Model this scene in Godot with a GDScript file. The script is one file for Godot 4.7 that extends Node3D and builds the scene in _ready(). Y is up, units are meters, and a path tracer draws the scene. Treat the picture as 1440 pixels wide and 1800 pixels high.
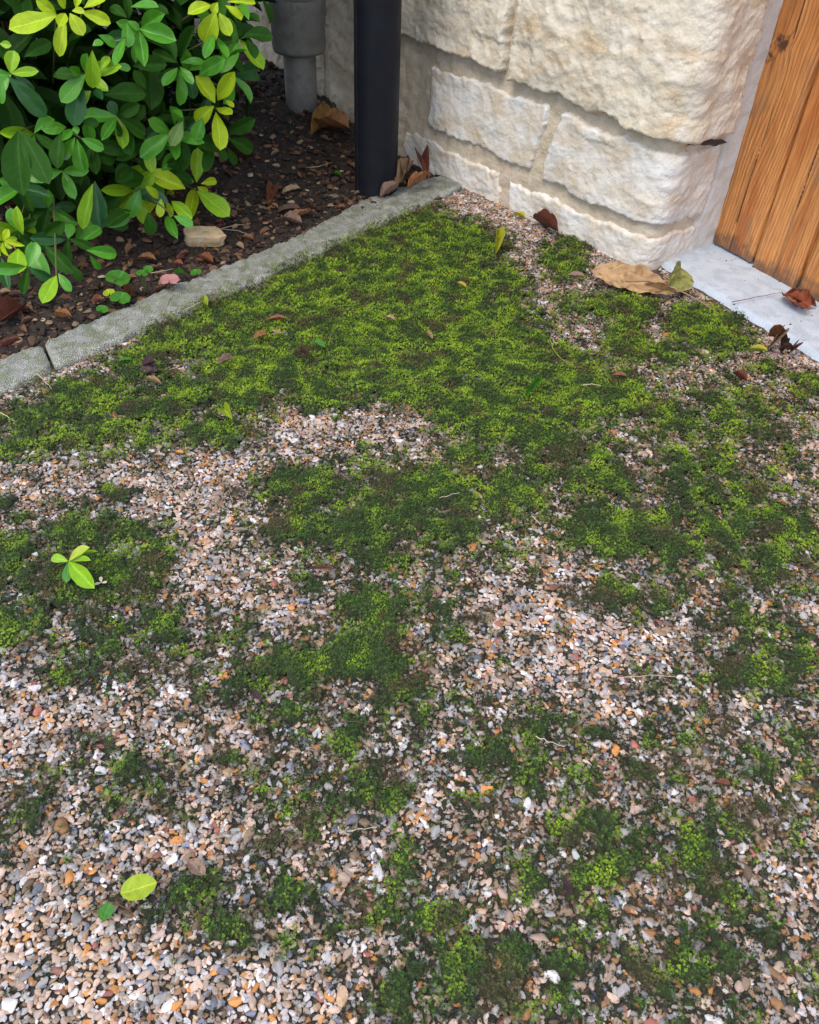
extends Node3D
# A mossy gravel corner: shrub bed behind a kerb, a stone wall with a gate, fallen leaves.

var rng := RandomNumberGenerator.new()
var coarse := FastNoiseLite.new()      # frequencies are per metre
var medium := FastNoiseLite.new()
var fine := FastNoiseLite.new()
var cells := FastNoiseLite.new()
var tones := {}                        # leaf materials by tone
var taken := {}
var leaf_shapes := []

# ---- where the large things stand (metres)
const KERB_START := Vector2(-0.519, -0.713)
const KERB_ALONG := Vector2(0.6161, -0.7877)
const KERB_AWAY := Vector2(-0.7877, -0.6161)          # from the path into the bed
const CORNER := Vector3(0.335, 0, -1.185)             # foot of the wall's outer corner
const WALL_ALONG := Vector3(0.66359, 0, 0.74810)
const WALL_OUT := Vector3(-0.74810, 0, 0.66359)
const GATE_START := Vector3(0.453, 0, -1.285)
const GATE_ALONG := Vector3(0.51125, 0, 0.85943)
const GATE_OUT := Vector3(-0.85943, 0, 0.51125)
const SLAB_TOP := 0.006
var kerb_inner := [Vector2(-0.523, -0.718), Vector2(-0.472, -0.776), Vector2(-0.432, -0.828), Vector2(-0.387, -0.879), Vector2(-0.339, -0.937), Vector2(-0.278, -1.008), Vector2(-0.21, -1.092), Vector2(-0.147, -1.178), Vector2(-0.076, -1.274), Vector2(-0.011, -1.36), Vector2(0.067, -1.472)]
var kerb_outer := [Vector2(-0.559, -0.782), Vector2(-0.499, -0.845), Vector2(-0.465, -0.882), Vector2(-0.407, -0.954), Vector2(-0.344, -1.043), Vector2(-0.287, -1.109), Vector2(-0.225, -1.185), Vector2(-0.166, -1.272), Vector2(-0.103, -1.39), Vector2(-0.043, -1.45), Vector2(0.026, -1.516)]
# centre x, centre z, half width, half depth, vigour
var moss_patches := [
	[-0.004,-1.297,0.055,0.078,1], [-0.054,-1.207,0.096,0.09,1.2], [0.068,-1.241,0.062,0.073,1], [-0.145,-1.084,0.089,0.086,1.2], [0.017,-1.102,0.106,0.097,1.3], [0.115,-1.112,0.041,0.072,0.9],
	[-0.238,-0.977,0.09,0.075,1.1], [-0.086,-0.962,0.104,0.088,1.3], [0.063,-0.976,0.098,0.09,1.2], [-0.299,-0.913,0.05,0.055,0.9], [-0.183,-0.869,0.084,0.071,1.2], [-0.022,-0.858,0.097,0.063,1.2],
	[0.119,-0.897,0.078,0.081,1.1], [0.184,-0.839,0.055,0.086,1.1], [0.087,-0.795,0.066,0.069,1.1], [0.142,-0.745,0.044,0.043,0.9], [0.247,-0.844,0.034,0.056,1], [0.214,-1.187,0.034,0.059,0.9],
	[0.216,-1.054,0.04,0.042,0.5], [0.279,-1.052,0.055,0.05,0.9], [0.388,-1.008,0.054,0.063,1.1], [0.272,-0.96,0.034,0.059,0.8], [0.24,-1.261,0.027,0.053,0.7], [0.326,-0.929,0.036,0.035,0.6],
	[0.354,-0.836,0.037,0.031,0.5], [0.304,-0.791,0.033,0.046,0.7], [0.484,-0.878,0.028,0.039,0.6], [0.438,-0.913,0.029,0.027,0.4], [-0.334,-0.856,0.042,0.044,0.8], [-0.371,-0.779,0.059,0.045,1],
	[-0.289,-0.763,0.058,0.038,0.9], [-0.419,-0.731,0.044,0.036,0.9], [-0.216,-0.721,0.05,0.026,0.8], [-0.424,-0.679,0.024,0.024,0.6], [-0.206,-0.805,0.053,0.047,1], [-0.259,-0.8,0.04,0.041,0.9],
	[-0.114,-0.813,0.054,0.041,1], [-0.111,-0.637,0.044,0.036,0.993], [0.011,-0.647,0.064,0.041,0.993], [-0.054,-0.582,0.072,0.044,0.79], [-0.12,-0.577,0.022,0.028,0.84], [-0.019,-0.538,0.042,0.022,0.595],
	[0.04,-0.589,0.044,0.033,0.74], [0.104,-0.645,0.047,0.036,0.885], [0.219,-0.672,0.03,0.038,0.8], [0.201,-0.592,0.061,0.045,0.833], [0.255,-0.58,0.044,0.032,0.718], [0.3,-0.607,0.023,0.025,0.94],
	[0.378,-0.621,0.034,0.039,0.848], [0.351,-0.571,0.038,0.035,0.703], [0.293,-0.706,0.025,0.035,0.7], [0.328,-0.547,0.061,0.026,0.58], [0.199,-0.51,0.047,0.028,0.65], [0.29,-0.427,0.049,0.027,0.645],
	[0.344,-0.448,0.022,0.021,0.367], [0.297,-0.489,0.041,0.027,0.42], [0.172,-0.677,0.03,0.029,0.6], [0.065,-0.708,0.037,0.025,0.7], [-0.295,-0.557,0.059,0.025,0.833], [-0.36,-0.53,0.031,0.033,0.71],
	[-0.287,-0.498,0.073,0.035,0.873], [-0.327,-0.443,0.039,0.032,0.713], [-0.233,-0.527,0.021,0.036,0.699], [-0.208,-0.451,0.033,0.023,0.613], [-0.264,-0.4,0.032,0.018,0.553], [-0.291,-0.615,0.034,0.015,0.485],
	[-0.4,-0.59,0.022,0.02,0.57], [-0.03,-0.475,0.034,0.034,0.828], [-0.032,-0.431,0.041,0.041,0.875], [-0.078,-0.417,0.04,0.033,0.76], [-0.081,-0.372,0.041,0.017,0.4], [0.034,-0.466,0.023,0.04,0.512],
	[0.004,-0.497,0.029,0.022,0.45], [-0.035,-0.354,0.03,0.026,0.5], [-0.015,-0.308,0.024,0.023,0.7], [0.017,-0.367,0.03,0.027,0.3], [-0.007,-0.404,0.032,0.039,0.637], [-0.079,-0.505,0.035,0.02,0.365],
	[0.018,-0.328,0.024,0.016,0.2], [-0.198,-0.316,0.022,0.02,0.65], [-0.259,-0.3,0.019,0.011,0.4], [-0.173,-0.282,0.023,0.011,0.4], [-0.249,-0.274,0.014,0.013,0.3], [-0.256,-0.242,0.011,0.011,0.3],
	[-0.082,-0.262,0.027,0.023,0.25], [-0.12,-0.223,0.042,0.016,0.5], [-0.062,-0.229,0.026,0.017,0.5], [-0.098,-0.206,0.025,0.015,0.5], [-0.144,-0.232,0.021,0.012,0.3], [-0.13,-0.33,0.024,0.014,0.31],
	[-0.235,-0.338,0.034,0.011,0.26], [0.111,-0.338,0.049,0.025,0.5], [0.105,-0.314,0.019,0.013,0.6], [0.087,-0.361,0.035,0.017,0.3], [0.148,-0.36,0.02,0.012,0.5], [0.182,-0.328,0.029,0.022,0.3],
	[0.127,-0.257,0.016,0.027,0.5], [0.147,-0.286,0.028,0.029,0.3], [0.216,-0.29,0.032,0.025,0.5], [0.216,-0.257,0.018,0.023,0.6], [0.269,-0.305,0.028,0.018,0.4], [0.25,-0.381,0.031,0.024,0.3],
	[0.309,-0.369,0.025,0.024,0.3], [0.197,-0.41,0.027,0.02,0.319], [0.028,-0.215,0.033,0.024,0.5], [0.007,-0.181,0.024,0.022,0.6], [0.059,-0.18,0.044,0.022,0.6], [0.078,-0.201,0.033,0.015,0.5],
	[0.111,-0.176,0.032,0.018,0.5], [0.172,-0.192,0.036,0.026,0.5], [0.206,-0.213,0.033,0.016,0.4], [0.232,-0.204,0.029,0.016,0.3], [0.001,-0.159,0.023,0.014,0.5], [0.108,-0.216,0.025,0.024,0.3],
	[0.154,-0.232,0.03,0.021,0.3], [0.012,-0.247,0.026,0.018,0.2], [0.209,-0.171,0.035,0.014,0.4], [0.273,-0.352,0.03,0.017,0.2], [0.141,-0.269,0.104,0.08,0.33], [0.241,-0.326,0.087,0.081,0.31],
	[0.077,-0.194,0.093,0.042,0.36], [0.206,-0.217,0.084,0.053,0.33], [-0.055,-0.302,0.066,0.076,0.29], [-0.217,-0.432,0.12,0.055,0.357], [-0.314,-0.504,0.088,0.104,0.414], [0.318,-0.634,0.116,0.171,0.463],
	[0.311,-0.452,0.067,0.086,0.383], [-0.011,-0.61,0.136,0.094,0.562], [0.378,-0.797,0.099,0.105,0.42], [-0.108,-0.403,0.079,0.058,0.373], [-0.004,-0.433,0.087,0.118,0.275], [0.086,-0.346,0.084,0.057,0.33],
	[0.012,-0.233,0.069,0.051,0.31], [-0.105,-0.223,0.072,0.029,0.33], [-0.357,-0.715,0.124,0.061,0.5], [0.167,-0.686,0.103,0.078,0.55], [-0.252,-0.282,0.041,0.029,0.31], [-0.191,-0.303,0.047,0.041,0.26]]
# where each leaf of the shrub starts, where it ends, its width, its tone
var shrub_leaves := [
	[-0.423, 0.329, -1.048, -0.464, 0.322, -1.011, 0.0245, "y"], [-0.413, 0.328, -1.047, -0.429, 0.289, -1.041, 0.0181, "y"],
	[-0.417, 0.327, -1.073, -0.403, 0.308, -1.064, 0.0185, "y"], [-0.414, 0.331, -1.052, -0.413, 0.324, -1.023, 0.0128, "y"],
	[-0.407, 0.327, -1.082, -0.378, 0.315, -1.093, 0.0164, "y"], [-0.409, 0.332, -1.06, -0.396, 0.332, -1.064, 0.0086, "y"],
	[-0.431, 0.325, -1.069, -0.447, 0.341, -1.059, 0.0152, "y"], [-0.417, 0.334, -1.063, -0.419, 0.348, -1.051, 0.015, "y"],
	[-0.413, 0.331, -1.083, -0.402, 0.345, -1.08, 0.0109, "y"], [-0.405, 0.33, -1.087, -0.382, 0.34, -1.104, 0.0132, "y"],
	[-0.363, 0.314, -1.102, -0.361, 0.291, -1.09, 0.0168, "m"], [-0.358, 0.318, -1.092, -0.346, 0.309, -1.097, 0.01, "m"],
	[-0.352, 0.332, -1.094, -0.316, 0.336, -1.082, 0.0143, "m"], [-0.361, 0.319, -1.102, -0.382, 0.329, -1.11, 0.0134, "d"],
	[-0.359, 0.318, -1.102, -0.357, 0.343, -1.102, 0.0112, "d"], [-0.35, 0.307, -1.107, -0.305, 0.299, -1.097, 0.0238, "m"],
	[-0.354, 0.303, -1.127, -0.319, 0.324, -1.107, 0.0207, "m"], [-0.355, 0.302, -1.12, -0.346, 0.273, -1.09, 0.0172, "m"],
	[-0.363, 0.301, -1.088, -0.367, 0.282, -1.046, 0.0123, "m"], [-0.385, 0.267, -1.101, -0.368, 0.264, -1.105, 0.0104, "m"],
	[-0.275, 0.313, -1.189, -0.295, 0.276, -1.187, 0.0275, "y"], [-0.275, 0.308, -1.206, -0.262, 0.284, -1.198, 0.0182, "y"],
	[-0.268, 0.315, -1.215, -0.246, 0.303, -1.203, 0.0195, "y"], [-0.281, 0.318, -1.196, -0.305, 0.315, -1.17, 0.0168, "y"],
	[-0.273, 0.322, -1.195, -0.281, 0.31, -1.193, 0.012, "y"], [-0.266, 0.318, -1.219, -0.232, 0.316, -1.237, 0.0146, "y"],
	[-0.259, 0.315, -1.228, -0.236, 0.307, -1.198, 0.0123, "m"], [-0.282, 0.281, -1.207, -0.263, 0.265, -1.173, 0.0148, "m"],
	[-0.281, 0.287, -1.19, -0.287, 0.269, -1.153, 0.0146, "m"], [-0.269, 0.285, -1.236, -0.264, 0.265, -1.244, 0.0151, "m"],
	[-0.27, 0.255, -1.216, -0.241, 0.271, -1.191, 0.0114, "m"], [-0.253, 0.276, -1.247, -0.216, 0.273, -1.257, 0.0229, "d"],
	[-0.25, 0.27, -1.244, -0.235, 0.256, -1.219, 0.0179, "d"], [-0.258, 0.295, -1.231, -0.224, 0.3, -1.21, 0.0175, "d"],
	[-0.239, 0.304, -1.318, -0.23, 0.273, -1.326, 0.0184, "d"], [-0.325, 0.25, -1.162, -0.326, 0.209, -1.153, 0.0171, "m"],
	[-0.322, 0.256, -1.147, -0.334, 0.244, -1.113, 0.0145, "m"], [-0.323, 0.254, -1.163, -0.304, 0.24, -1.144, 0.0134, "m"],
	[-0.32, 0.259, -1.162, -0.293, 0.26, -1.173, 0.0109, "m"], [-0.305, 0.239, -1.181, -0.266, 0.263, -1.173, 0.0224, "m"],
	[-0.325, 0.258, -1.163, -0.358, 0.269, -1.167, 0.0146, "d"], [-0.324, 0.263, -1.151, -0.334, 0.291, -1.162, 0.0144, "d"],
	[-0.322, 0.262, -1.166, -0.293, 0.305, -1.149, 0.017, "d"], [-0.375, 0.259, -1.134, -0.335, 0.26, -1.147, 0.0215, "d"],
	[-0.396, 0.292, -1.063, -0.403, 0.251, -1.059, 0.0188, "l"], [-0.415, 0.242, -1.083, -0.437, 0.227, -1.073, 0.0174, "l"],
	[-0.421, 0.254, -1.076, -0.439, 0.206, -1.062, 0.0264, "b"], [-0.419, 0.262, -1.069, -0.447, 0.266, -1.066, 0.0159, "d"],
	[-0.416, 0.266, -1.062, -0.413, 0.282, -1.03, 0.0112, "m"], [-0.392, 0.304, -1.082, -0.376, 0.291, -1.091, 0.0134, "m"],
	[-0.394, 0.297, -1.062, -0.383, 0.301, -1.068, 0.011, "m"], [-0.39, 0.272, -1.061, -0.38, 0.284, -1.072, 0.0101, "l"],
	[-0.441, 0.188, -1.072, -0.438, 0.149, -1.061, 0.0203, "m"], [-0.438, 0.194, -1.06, -0.46, 0.168, -1.054, 0.0165, "m"],
	[-0.431, 0.193, -1.061, -0.409, 0.177, -1.072, 0.0153, "m"], [-0.437, 0.195, -1.067, -0.439, 0.204, -1.071, 0.0095, "m"],
	[-0.451, 0.202, -1.072, -0.468, 0.208, -1.043, 0.0166, "m"], [-0.44, 0.203, -1.062, -0.442, 0.2, -1.03, 0.0106, "m"],
	[-0.45, 0.202, -1.049, -0.454, 0.169, -1.022, 0.0209, "d"], [-0.429, 0.21, -1.07, -0.41, 0.207, -1.075, 0.0129, "d"],
	[-0.293, 0.2, -1.204, -0.313, 0.235, -1.196, 0.0259, "y"], [-0.291, 0.201, -1.214, -0.263, 0.239, -1.205, 0.0222, "y"],
	[-0.295, 0.196, -1.205, -0.324, 0.173, -1.203, 0.0221, "y"], [-0.296, 0.189, -1.22, -0.271, 0.187, -1.204, 0.0185, "y"],
	[-0.296, 0.185, -1.215, -0.286, 0.146, -1.183, 0.0277, "y"], [-0.286, 0.194, -1.239, -0.273, 0.191, -1.226, 0.0093, "y"],
	[-0.296, 0.203, -1.215, -0.296, 0.219, -1.216, 0.0065, "y"], [-0.306, 0.187, -1.181, -0.319, 0.16, -1.173, 0.0206, "m"],
	[-0.334, 0.182, -1.179, -0.349, 0.157, -1.157, 0.0193, "p"], [-0.338, 0.204, -1.152, -0.322, 0.2, -1.137, 0.01, "m"],
	[-0.291, 0.147, -1.252, -0.249, 0.168, -1.247, 0.0221, "d"], [-0.292, 0.136, -1.259, -0.259, 0.116, -1.27, 0.0223, "d"],
	[-0.305, 0.109, -1.3, -0.295, 0.083, -1.304, 0.0145, "d"], [-0.31, 0.122, -1.261, -0.297, 0.108, -1.25, 0.0141, "d"],
	[-0.315, 0.137, -1.239, -0.315, 0.111, -1.197, 0.0192, "d"], [-0.347, 0.072, -1.253, -0.341, 0.119, -1.265, 0.0244, "l"],
	[-0.353, 0.078, -1.211, -0.395, 0.106, -1.191, 0.0279, "y"], [-0.352, 0.071, -1.256, -0.364, 0.085, -1.235, 0.0144, "y"],
	[-0.341, 0.069, -1.256, -0.321, 0.068, -1.274, 0.013, "y"], [-0.349, 0.062, -1.262, -0.335, 0.05, -1.264, 0.0145, "y"],
	[-0.36, 0.05, -1.287, -0.359, 0.026, -1.23, 0.0208, "y"], [-0.341, 0.068, -1.23, -0.292, 0.04, -1.211, 0.0341, "l"],
	[-0.399, 0.057, -1.219, -0.423, 0.052, -1.173, 0.0213, "y"], [-0.378, 0.078, -1.169, -0.379, 0.058, -1.153, 0.0136, "y"],
	[-0.386, 0.058, -1.215, -0.374, 0.044, -1.186, 0.0127, "y"], [-0.365, 0.073, -1.175, -0.332, 0.061, -1.148, 0.0192, "l"],
	[-0.382, 0.078, -1.17, -0.387, 0.102, -1.147, 0.0122, "y"], [-0.388, 0.066, -1.211, -0.393, 0.073, -1.223, 0.0084, "y"],
	[-0.387, 0.061, -1.226, -0.369, 0.074, -1.202, 0.01, "y"], [-0.373, 0.054, -1.167, -0.353, 0.04, -1.131, 0.0165, "m"],
	[-0.346, 0.077, -1.114, -0.321, 0.065, -1.114, 0.0158, "m"], [-0.383, 0.079, -1.118, -0.382, 0.048, -1.113, 0.0211, "d"],
	[-0.405, 0.091, -1.167, -0.422, 0.057, -1.146, 0.0216, "m"], [-0.444, 0.123, -1.107, -0.443, 0.063, -1.088, 0.0267, "b"],
	[-0.442, 0.124, -1.095, -0.462, 0.07, -1.071, 0.0202, "l"], [-0.429, 0.11, -1.141, -0.41, 0.125, -1.16, 0.0262, "d"],
	[-0.4, 0.106, -1.177, -0.423, 0.113, -1.133, 0.0296, "d"], [-0.408, 0.079, -1.121, -0.43, 0.074, -1.079, 0.0211, "d"],
	[-0.502, 0.202, -1.049, -0.497, 0.144, -1.001, 0.0384, "d"], [-0.493, 0.206, -1.039, -0.46, 0.156, -1.005, 0.0299, "d"],
	[-0.494, 0.265, -1.043, -0.464, 0.218, -1.053, 0.0244, "b"], [-0.491, 0.265, -1.023, -0.5, 0.242, -1.017, 0.0131, "m"],
	[-0.46, 0.292, -1.023, -0.435, 0.303, -1.046, 0.0172, "d"], [-0.488, 0.302, -1.031, -0.475, 0.301, -1.03, 0.0086, "l"],
	[-0.4, 0.238, -1.085, -0.354, 0.237, -1.106, 0.0256, "d"], [-0.355, 0.24, -1.109, -0.365, 0.262, -1.105, 0.0142, "d"],
	[-0.425, 0.216, -1.112, -0.419, 0.173, -1.109, 0.0193, "d"], [-0.417, 0.204, -1.125, -0.4, 0.179, -1.116, 0.0172, "d"],
	[-0.408, 0.187, -1.15, -0.39, 0.157, -1.111, 0.0227, "d"], [-0.365, 0.171, -1.177, -0.373, 0.136, -1.155, 0.0207, "d"],
	[-0.393, 0.142, -1.148, -0.371, 0.156, -1.162, 0.0181, "d"], [-0.445, 0.149, -1.122, -0.422, 0.141, -1.14, 0.0177, "d"],
	[-0.399, 0.136, -1.157, -0.382, 0.122, -1.162, 0.0157, "d"], [-0.358, 0.13, -1.198, -0.336, 0.129, -1.203, 0.0161, "d"],
	[-0.373, 0.116, -1.197, -0.341, 0.125, -1.19, 0.0163, "d"], [-0.409, 0.245, -1.081, -0.395, 0.24, -1.062, 0.0116, "b"],
	[-0.398, 0.183, -1.166, -0.378, 0.204, -1.162, 0.0179, "d"], [-0.469, 0.127, -1.131, -0.48, 0.122, -1.101, 0.0207, "d"],
	[-0.548, 0.071, -1.023, -0.536, 0.088, -1.02, 0.0112, "y"], [-0.541, 0.077, -1.011, -0.53, 0.074, -1.027, 0.0074, "y"],
	[-0.559, 0.062, -1.042, -0.563, 0.074, -1.038, 0.0101, "y"], [-0.549, 0.069, -1.027, -0.533, 0.069, -1.008, 0.0075, "y"],
	[-0.562, 0.058, -1.051, -0.533, 0.058, -1.04, 0.0077, "y"], [-0.545, 0.073, -1.017, -0.528, 0.068, -0.986, 0.0074, "y"],
	[-0.568, 0.053, -1.059, -0.563, 0.048, -1.029, 0.009, "y"], [-0.524, 0.077, -1.031, -0.524, 0.113, -1.033, 0.0149, "l"],
	[-0.538, 0.064, -1.071, -0.532, 0.06, -1.087, 0.0116, "l"], [-0.517, 0.075, -0.994, -0.507, 0.062, -0.956, 0.0255, "l"],
	[-0.517, 0.067, -1.033, -0.493, 0.033, -0.995, 0.0251, "m"], [-0.498, 0.075, -1.037, -0.465, 0.097, -1.031, 0.02, "d"],
	[-0.489, 0.073, -1.011, -0.45, 0.049, -0.986, 0.0221, "d"], [-0.544, 0.06, -0.997, -0.53, 0.035, -0.964, 0.0147, "b"],
	[-0.459, 0.061, -1.056, -0.439, 0.069, -1.082, 0.0179, "m"], [-0.428, 0.079, -0.991, -0.396, 0.066, -1.01, 0.0181, "m"],
	[-0.443, 0.052, -1.034, -0.433, 0.03, -1.036, 0.0101, "m"], [-0.444, 0.075, -0.927, -0.448, 0.062, -0.881, 0.0197, "l"],
	[-0.454, 0.064, -0.954, -0.438, 0.047, -0.941, 0.0131, "m"], [-0.435, 0.072, -0.961, -0.43, 0.053, -0.958, 0.0119, "d"],
	[-0.443, 0.055, -1.117, -0.405, 0.079, -1.113, 0.0187, "m"], [-0.543, 0.111, -1.103, -0.565, 0.125, -1.09, 0.0163, "m"],
	[-0.542, 0.111, -1.101, -0.527, 0.122, -1.123, 0.015, "d"], [-0.539, 0.114, -1.094, -0.499, 0.109, -1.082, 0.017, "b"],
	[-0.532, 0.119, -1.082, -0.524, 0.09, -1.074, 0.013, "d"], [-0.538, 0.114, -1.094, -0.568, 0.106, -1.051, 0.0221, "m"],
	[-0.483, 0.136, -1.103, -0.48, 0.161, -1.093, 0.0138, "d"], [-0.487, 0.132, -1.113, -0.447, 0.139, -1.099, 0.0151, "m"],
	[-0.486, 0.133, -1.112, -0.47, 0.105, -1.09, 0.017, "m"], [-0.479, 0.139, -1.094, -0.524, 0.135, -1.08, 0.0227, "m"],
	[-0.448, 0.161, -1.131, -0.436, 0.137, -1.097, 0.0181, "d"], [-0.442, 0.166, -1.117, -0.459, 0.141, -1.1, 0.0145, "d"],
	[-0.438, 0.17, -1.105, -0.466, 0.181, -1.065, 0.0167, "d"], [-0.438, 0.17, -1.107, -0.435, 0.201, -1.102, 0.017, "m"],
	[-0.448, 0.161, -1.13, -0.418, 0.178, -1.127, 0.0143, "d"], [-0.439, 0.169, -1.109, -0.401, 0.158, -1.13, 0.0212, "d"],
	[-0.418, 0.085, -1.176, -0.371, 0.072, -1.177, 0.0212, "b"], [-0.425, 0.078, -1.195, -0.407, 0.039, -1.171, 0.0231, "l"],
	[-0.43, 0.072, -1.209, -0.467, 0.033, -1.192, 0.0251, "l"], [-0.424, 0.079, -1.192, -0.453, 0.094, -1.15, 0.0176, "l"],
	[-0.43, 0.072, -1.209, -0.435, 0.094, -1.226, 0.0172, "d"], [-0.423, 0.079, -1.191, -0.389, 0.111, -1.189, 0.0235, "l"],
	[-0.497, 0.19, -1.078, -0.521, 0.202, -1.04, 0.0162, "l"], [-0.49, 0.195, -1.064, -0.471, 0.208, -1.089, 0.0156, "m"],
	[-0.491, 0.194, -1.067, -0.454, 0.183, -1.04, 0.0133, "d"], [-0.497, 0.19, -1.079, -0.495, 0.172, -1.038, 0.0129, "m"],
	[-0.477, 0.063, -1.056, -0.475, 0.078, -1.073, 0.0153, "m"], [-0.461, 0.079, -1.022, -0.433, 0.062, -1.03, 0.0132, "d"],
	[-0.462, 0.078, -1.024, -0.47, 0.04, -1.016, 0.0154, "d"], [-0.481, 0.059, -1.065, -0.519, 0.069, -1.039, 0.0195, "b"],
	[-0.546, 0.069, -1.061, -0.521, 0.079, -1.073, 0.0133, "d"], [-0.549, 0.066, -1.067, -0.511, 0.042, -1.071, 0.019, "d"],
	[-0.563, 0.054, -1.094, -0.539, 0.03, -1.058, 0.0188, "d"], [-0.556, 0.06, -1.081, -0.571, 0.043, -1.038, 0.0202, "d"],
	[-0.546, 0.069, -1.061, -0.565, 0.092, -1.022, 0.0191, "l"], [-0.541, 0.073, -1.052, -0.543, 0.102, -1.053, 0.02, "m"],
	[-0.399, 0.205, -1.112, -0.44, 0.207, -1.098, 0.0199, "m"], [-0.402, 0.203, -1.118, -0.406, 0.222, -1.116, 0.0153, "b"],
	[-0.404, 0.201, -1.123, -0.373, 0.216, -1.128, 0.0179, "d"], [-0.402, 0.203, -1.119, -0.372, 0.178, -1.132, 0.0178, "d"],
	[-0.408, 0.197, -1.136, -0.399, 0.165, -1.114, 0.0192, "l"], [-0.399, 0.205, -1.111, -0.411, 0.188, -1.078, 0.0145, "m"],
	[-0.352, 0.166, -1.176, -0.373, 0.19, -1.154, 0.0191, "m"], [-0.355, 0.163, -1.186, -0.337, 0.175, -1.202, 0.0162, "d"],
	[-0.356, 0.162, -1.188, -0.308, 0.16, -1.171, 0.0168, "m"], [-0.358, 0.16, -1.196, -0.344, 0.139, -1.155, 0.0175, "m"],
	[-0.349, 0.17, -1.164, -0.386, 0.147, -1.135, 0.0242, "m"], [-0.317, 0.246, -1.175, -0.35, 0.241, -1.147, 0.017, "d"],
	[-0.325, 0.238, -1.204, -0.321, 0.27, -1.19, 0.0171, "m"], [-0.328, 0.236, -1.214, -0.289, 0.248, -1.193, 0.0161, "m"],
	[-0.324, 0.239, -1.201, -0.318, 0.207, -1.193, 0.0179, "b"], [-0.434, 0.25, -1.126, -0.404, 0.235, -1.112, 0.014, "l"],
	[-0.414, 0.263, -1.074, -0.444, 0.236, -1.055, 0.0212, "m"], [-0.423, 0.257, -1.097, -0.451, 0.262, -1.071, 0.0151, "d"],
	[-0.421, 0.258, -1.093, -0.411, 0.283, -1.085, 0.0145, "m"], [-0.416, 0.262, -1.079, -0.368, 0.276, -1.068, 0.0189, "l"],
	[-0.368, 0.287, -1.158, -0.336, 0.276, -1.172, 0.0137, "d"], [-0.369, 0.286, -1.162, -0.372, 0.262, -1.138, 0.0147, "m"],
	[-0.362, 0.291, -1.138, -0.403, 0.286, -1.13, 0.0191, "b"], [-0.369, 0.286, -1.16, -0.387, 0.306, -1.143, 0.0165, "m"],
	[-0.368, 0.287, -1.158, -0.345, 0.302, -1.162, 0.0157, "d"], [-0.269, 0.261, -1.283, -0.274, 0.292, -1.254, 0.0169, "m"],
	[-0.267, 0.263, -1.273, -0.233, 0.277, -1.258, 0.0146, "b"], [-0.267, 0.263, -1.275, -0.232, 0.232, -1.256, 0.0233, "l"],
	[-0.267, 0.263, -1.272, -0.285, 0.233, -1.23, 0.0215, "m"], [-0.266, 0.264, -1.269, -0.306, 0.258, -1.26, 0.0165, "d"],
	[-0.384, 0.101, -1.214, -0.421, 0.115, -1.175, 0.0186, "l"], [-0.378, 0.109, -1.194, -0.352, 0.131, -1.2, 0.0208, "m"],
	[-0.384, 0.102, -1.214, -0.343, 0.084, -1.222, 0.02, "d"], [-0.386, 0.099, -1.221, -0.396, 0.066, -1.184, 0.0224, "m"],
	[-0.386, 0.16, -1.168, -0.342, 0.149, -1.187, 0.0214, "m"], [-0.384, 0.162, -1.16, -0.375, 0.125, -1.143, 0.0184, "l"],
	[-0.389, 0.157, -1.177, -0.416, 0.145, -1.126, 0.0196, "d"], [-0.387, 0.159, -1.17, -0.398, 0.193, -1.141, 0.0201, "m"],
	[-0.39, 0.156, -1.18, -0.361, 0.177, -1.2, 0.0213, "b"], [-0.535, 0.067, -1.146, -0.487, 0.054, -1.124, 0.0217, "m"],
	[-0.524, 0.076, -1.123, -0.536, 0.037, -1.094, 0.0208, "d"], [-0.529, 0.072, -1.134, -0.562, 0.063, -1.107, 0.0164, "d"],
	[-0.526, 0.074, -1.128, -0.555, 0.093, -1.125, 0.0217, "b"], [-0.519, 0.081, -1.112, -0.51, 0.108, -1.105, 0.0148, "m"],
	[-0.526, 0.074, -1.128, -0.495, 0.069, -1.15, 0.0166, "b"], [-0.478, 0.054, -1.175, -0.437, 0.08, -1.175, 0.0221, "d"],
	[-0.472, 0.06, -1.16, -0.431, 0.034, -1.162, 0.0235, "d"], [-0.475, 0.056, -1.169, -0.493, 0.028, -1.121, 0.0228, "m"],
	[-0.475, 0.057, -1.167, -0.512, 0.077, -1.165, 0.0232, "d"], [-0.504, 0.259, -1.075, -0.538, 0.257, -1.056, 0.0188, "m"],
	[-0.5, 0.262, -1.064, -0.495, 0.285, -1.077, 0.0183, "l"], [-0.495, 0.265, -1.055, -0.457, 0.272, -1.044, 0.0122, "l"],
	[-0.505, 0.259, -1.077, -0.485, 0.237, -1.085, 0.013, "b"], [-0.5, 0.262, -1.066, -0.52, 0.24, -1.044, 0.0156, "m"],
	[-0.498, 0.062, -0.97, -0.532, 0.07, -0.945, 0.0175, "m"], [-0.482, 0.078, -0.939, -0.473, 0.102, -0.958, 0.0189, "m"],
	[-0.482, 0.078, -0.938, -0.462, 0.056, -0.949, 0.0141, "b"], [-0.494, 0.066, -0.961, -0.499, 0.04, -0.939, 0.0137, "d"]]


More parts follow.
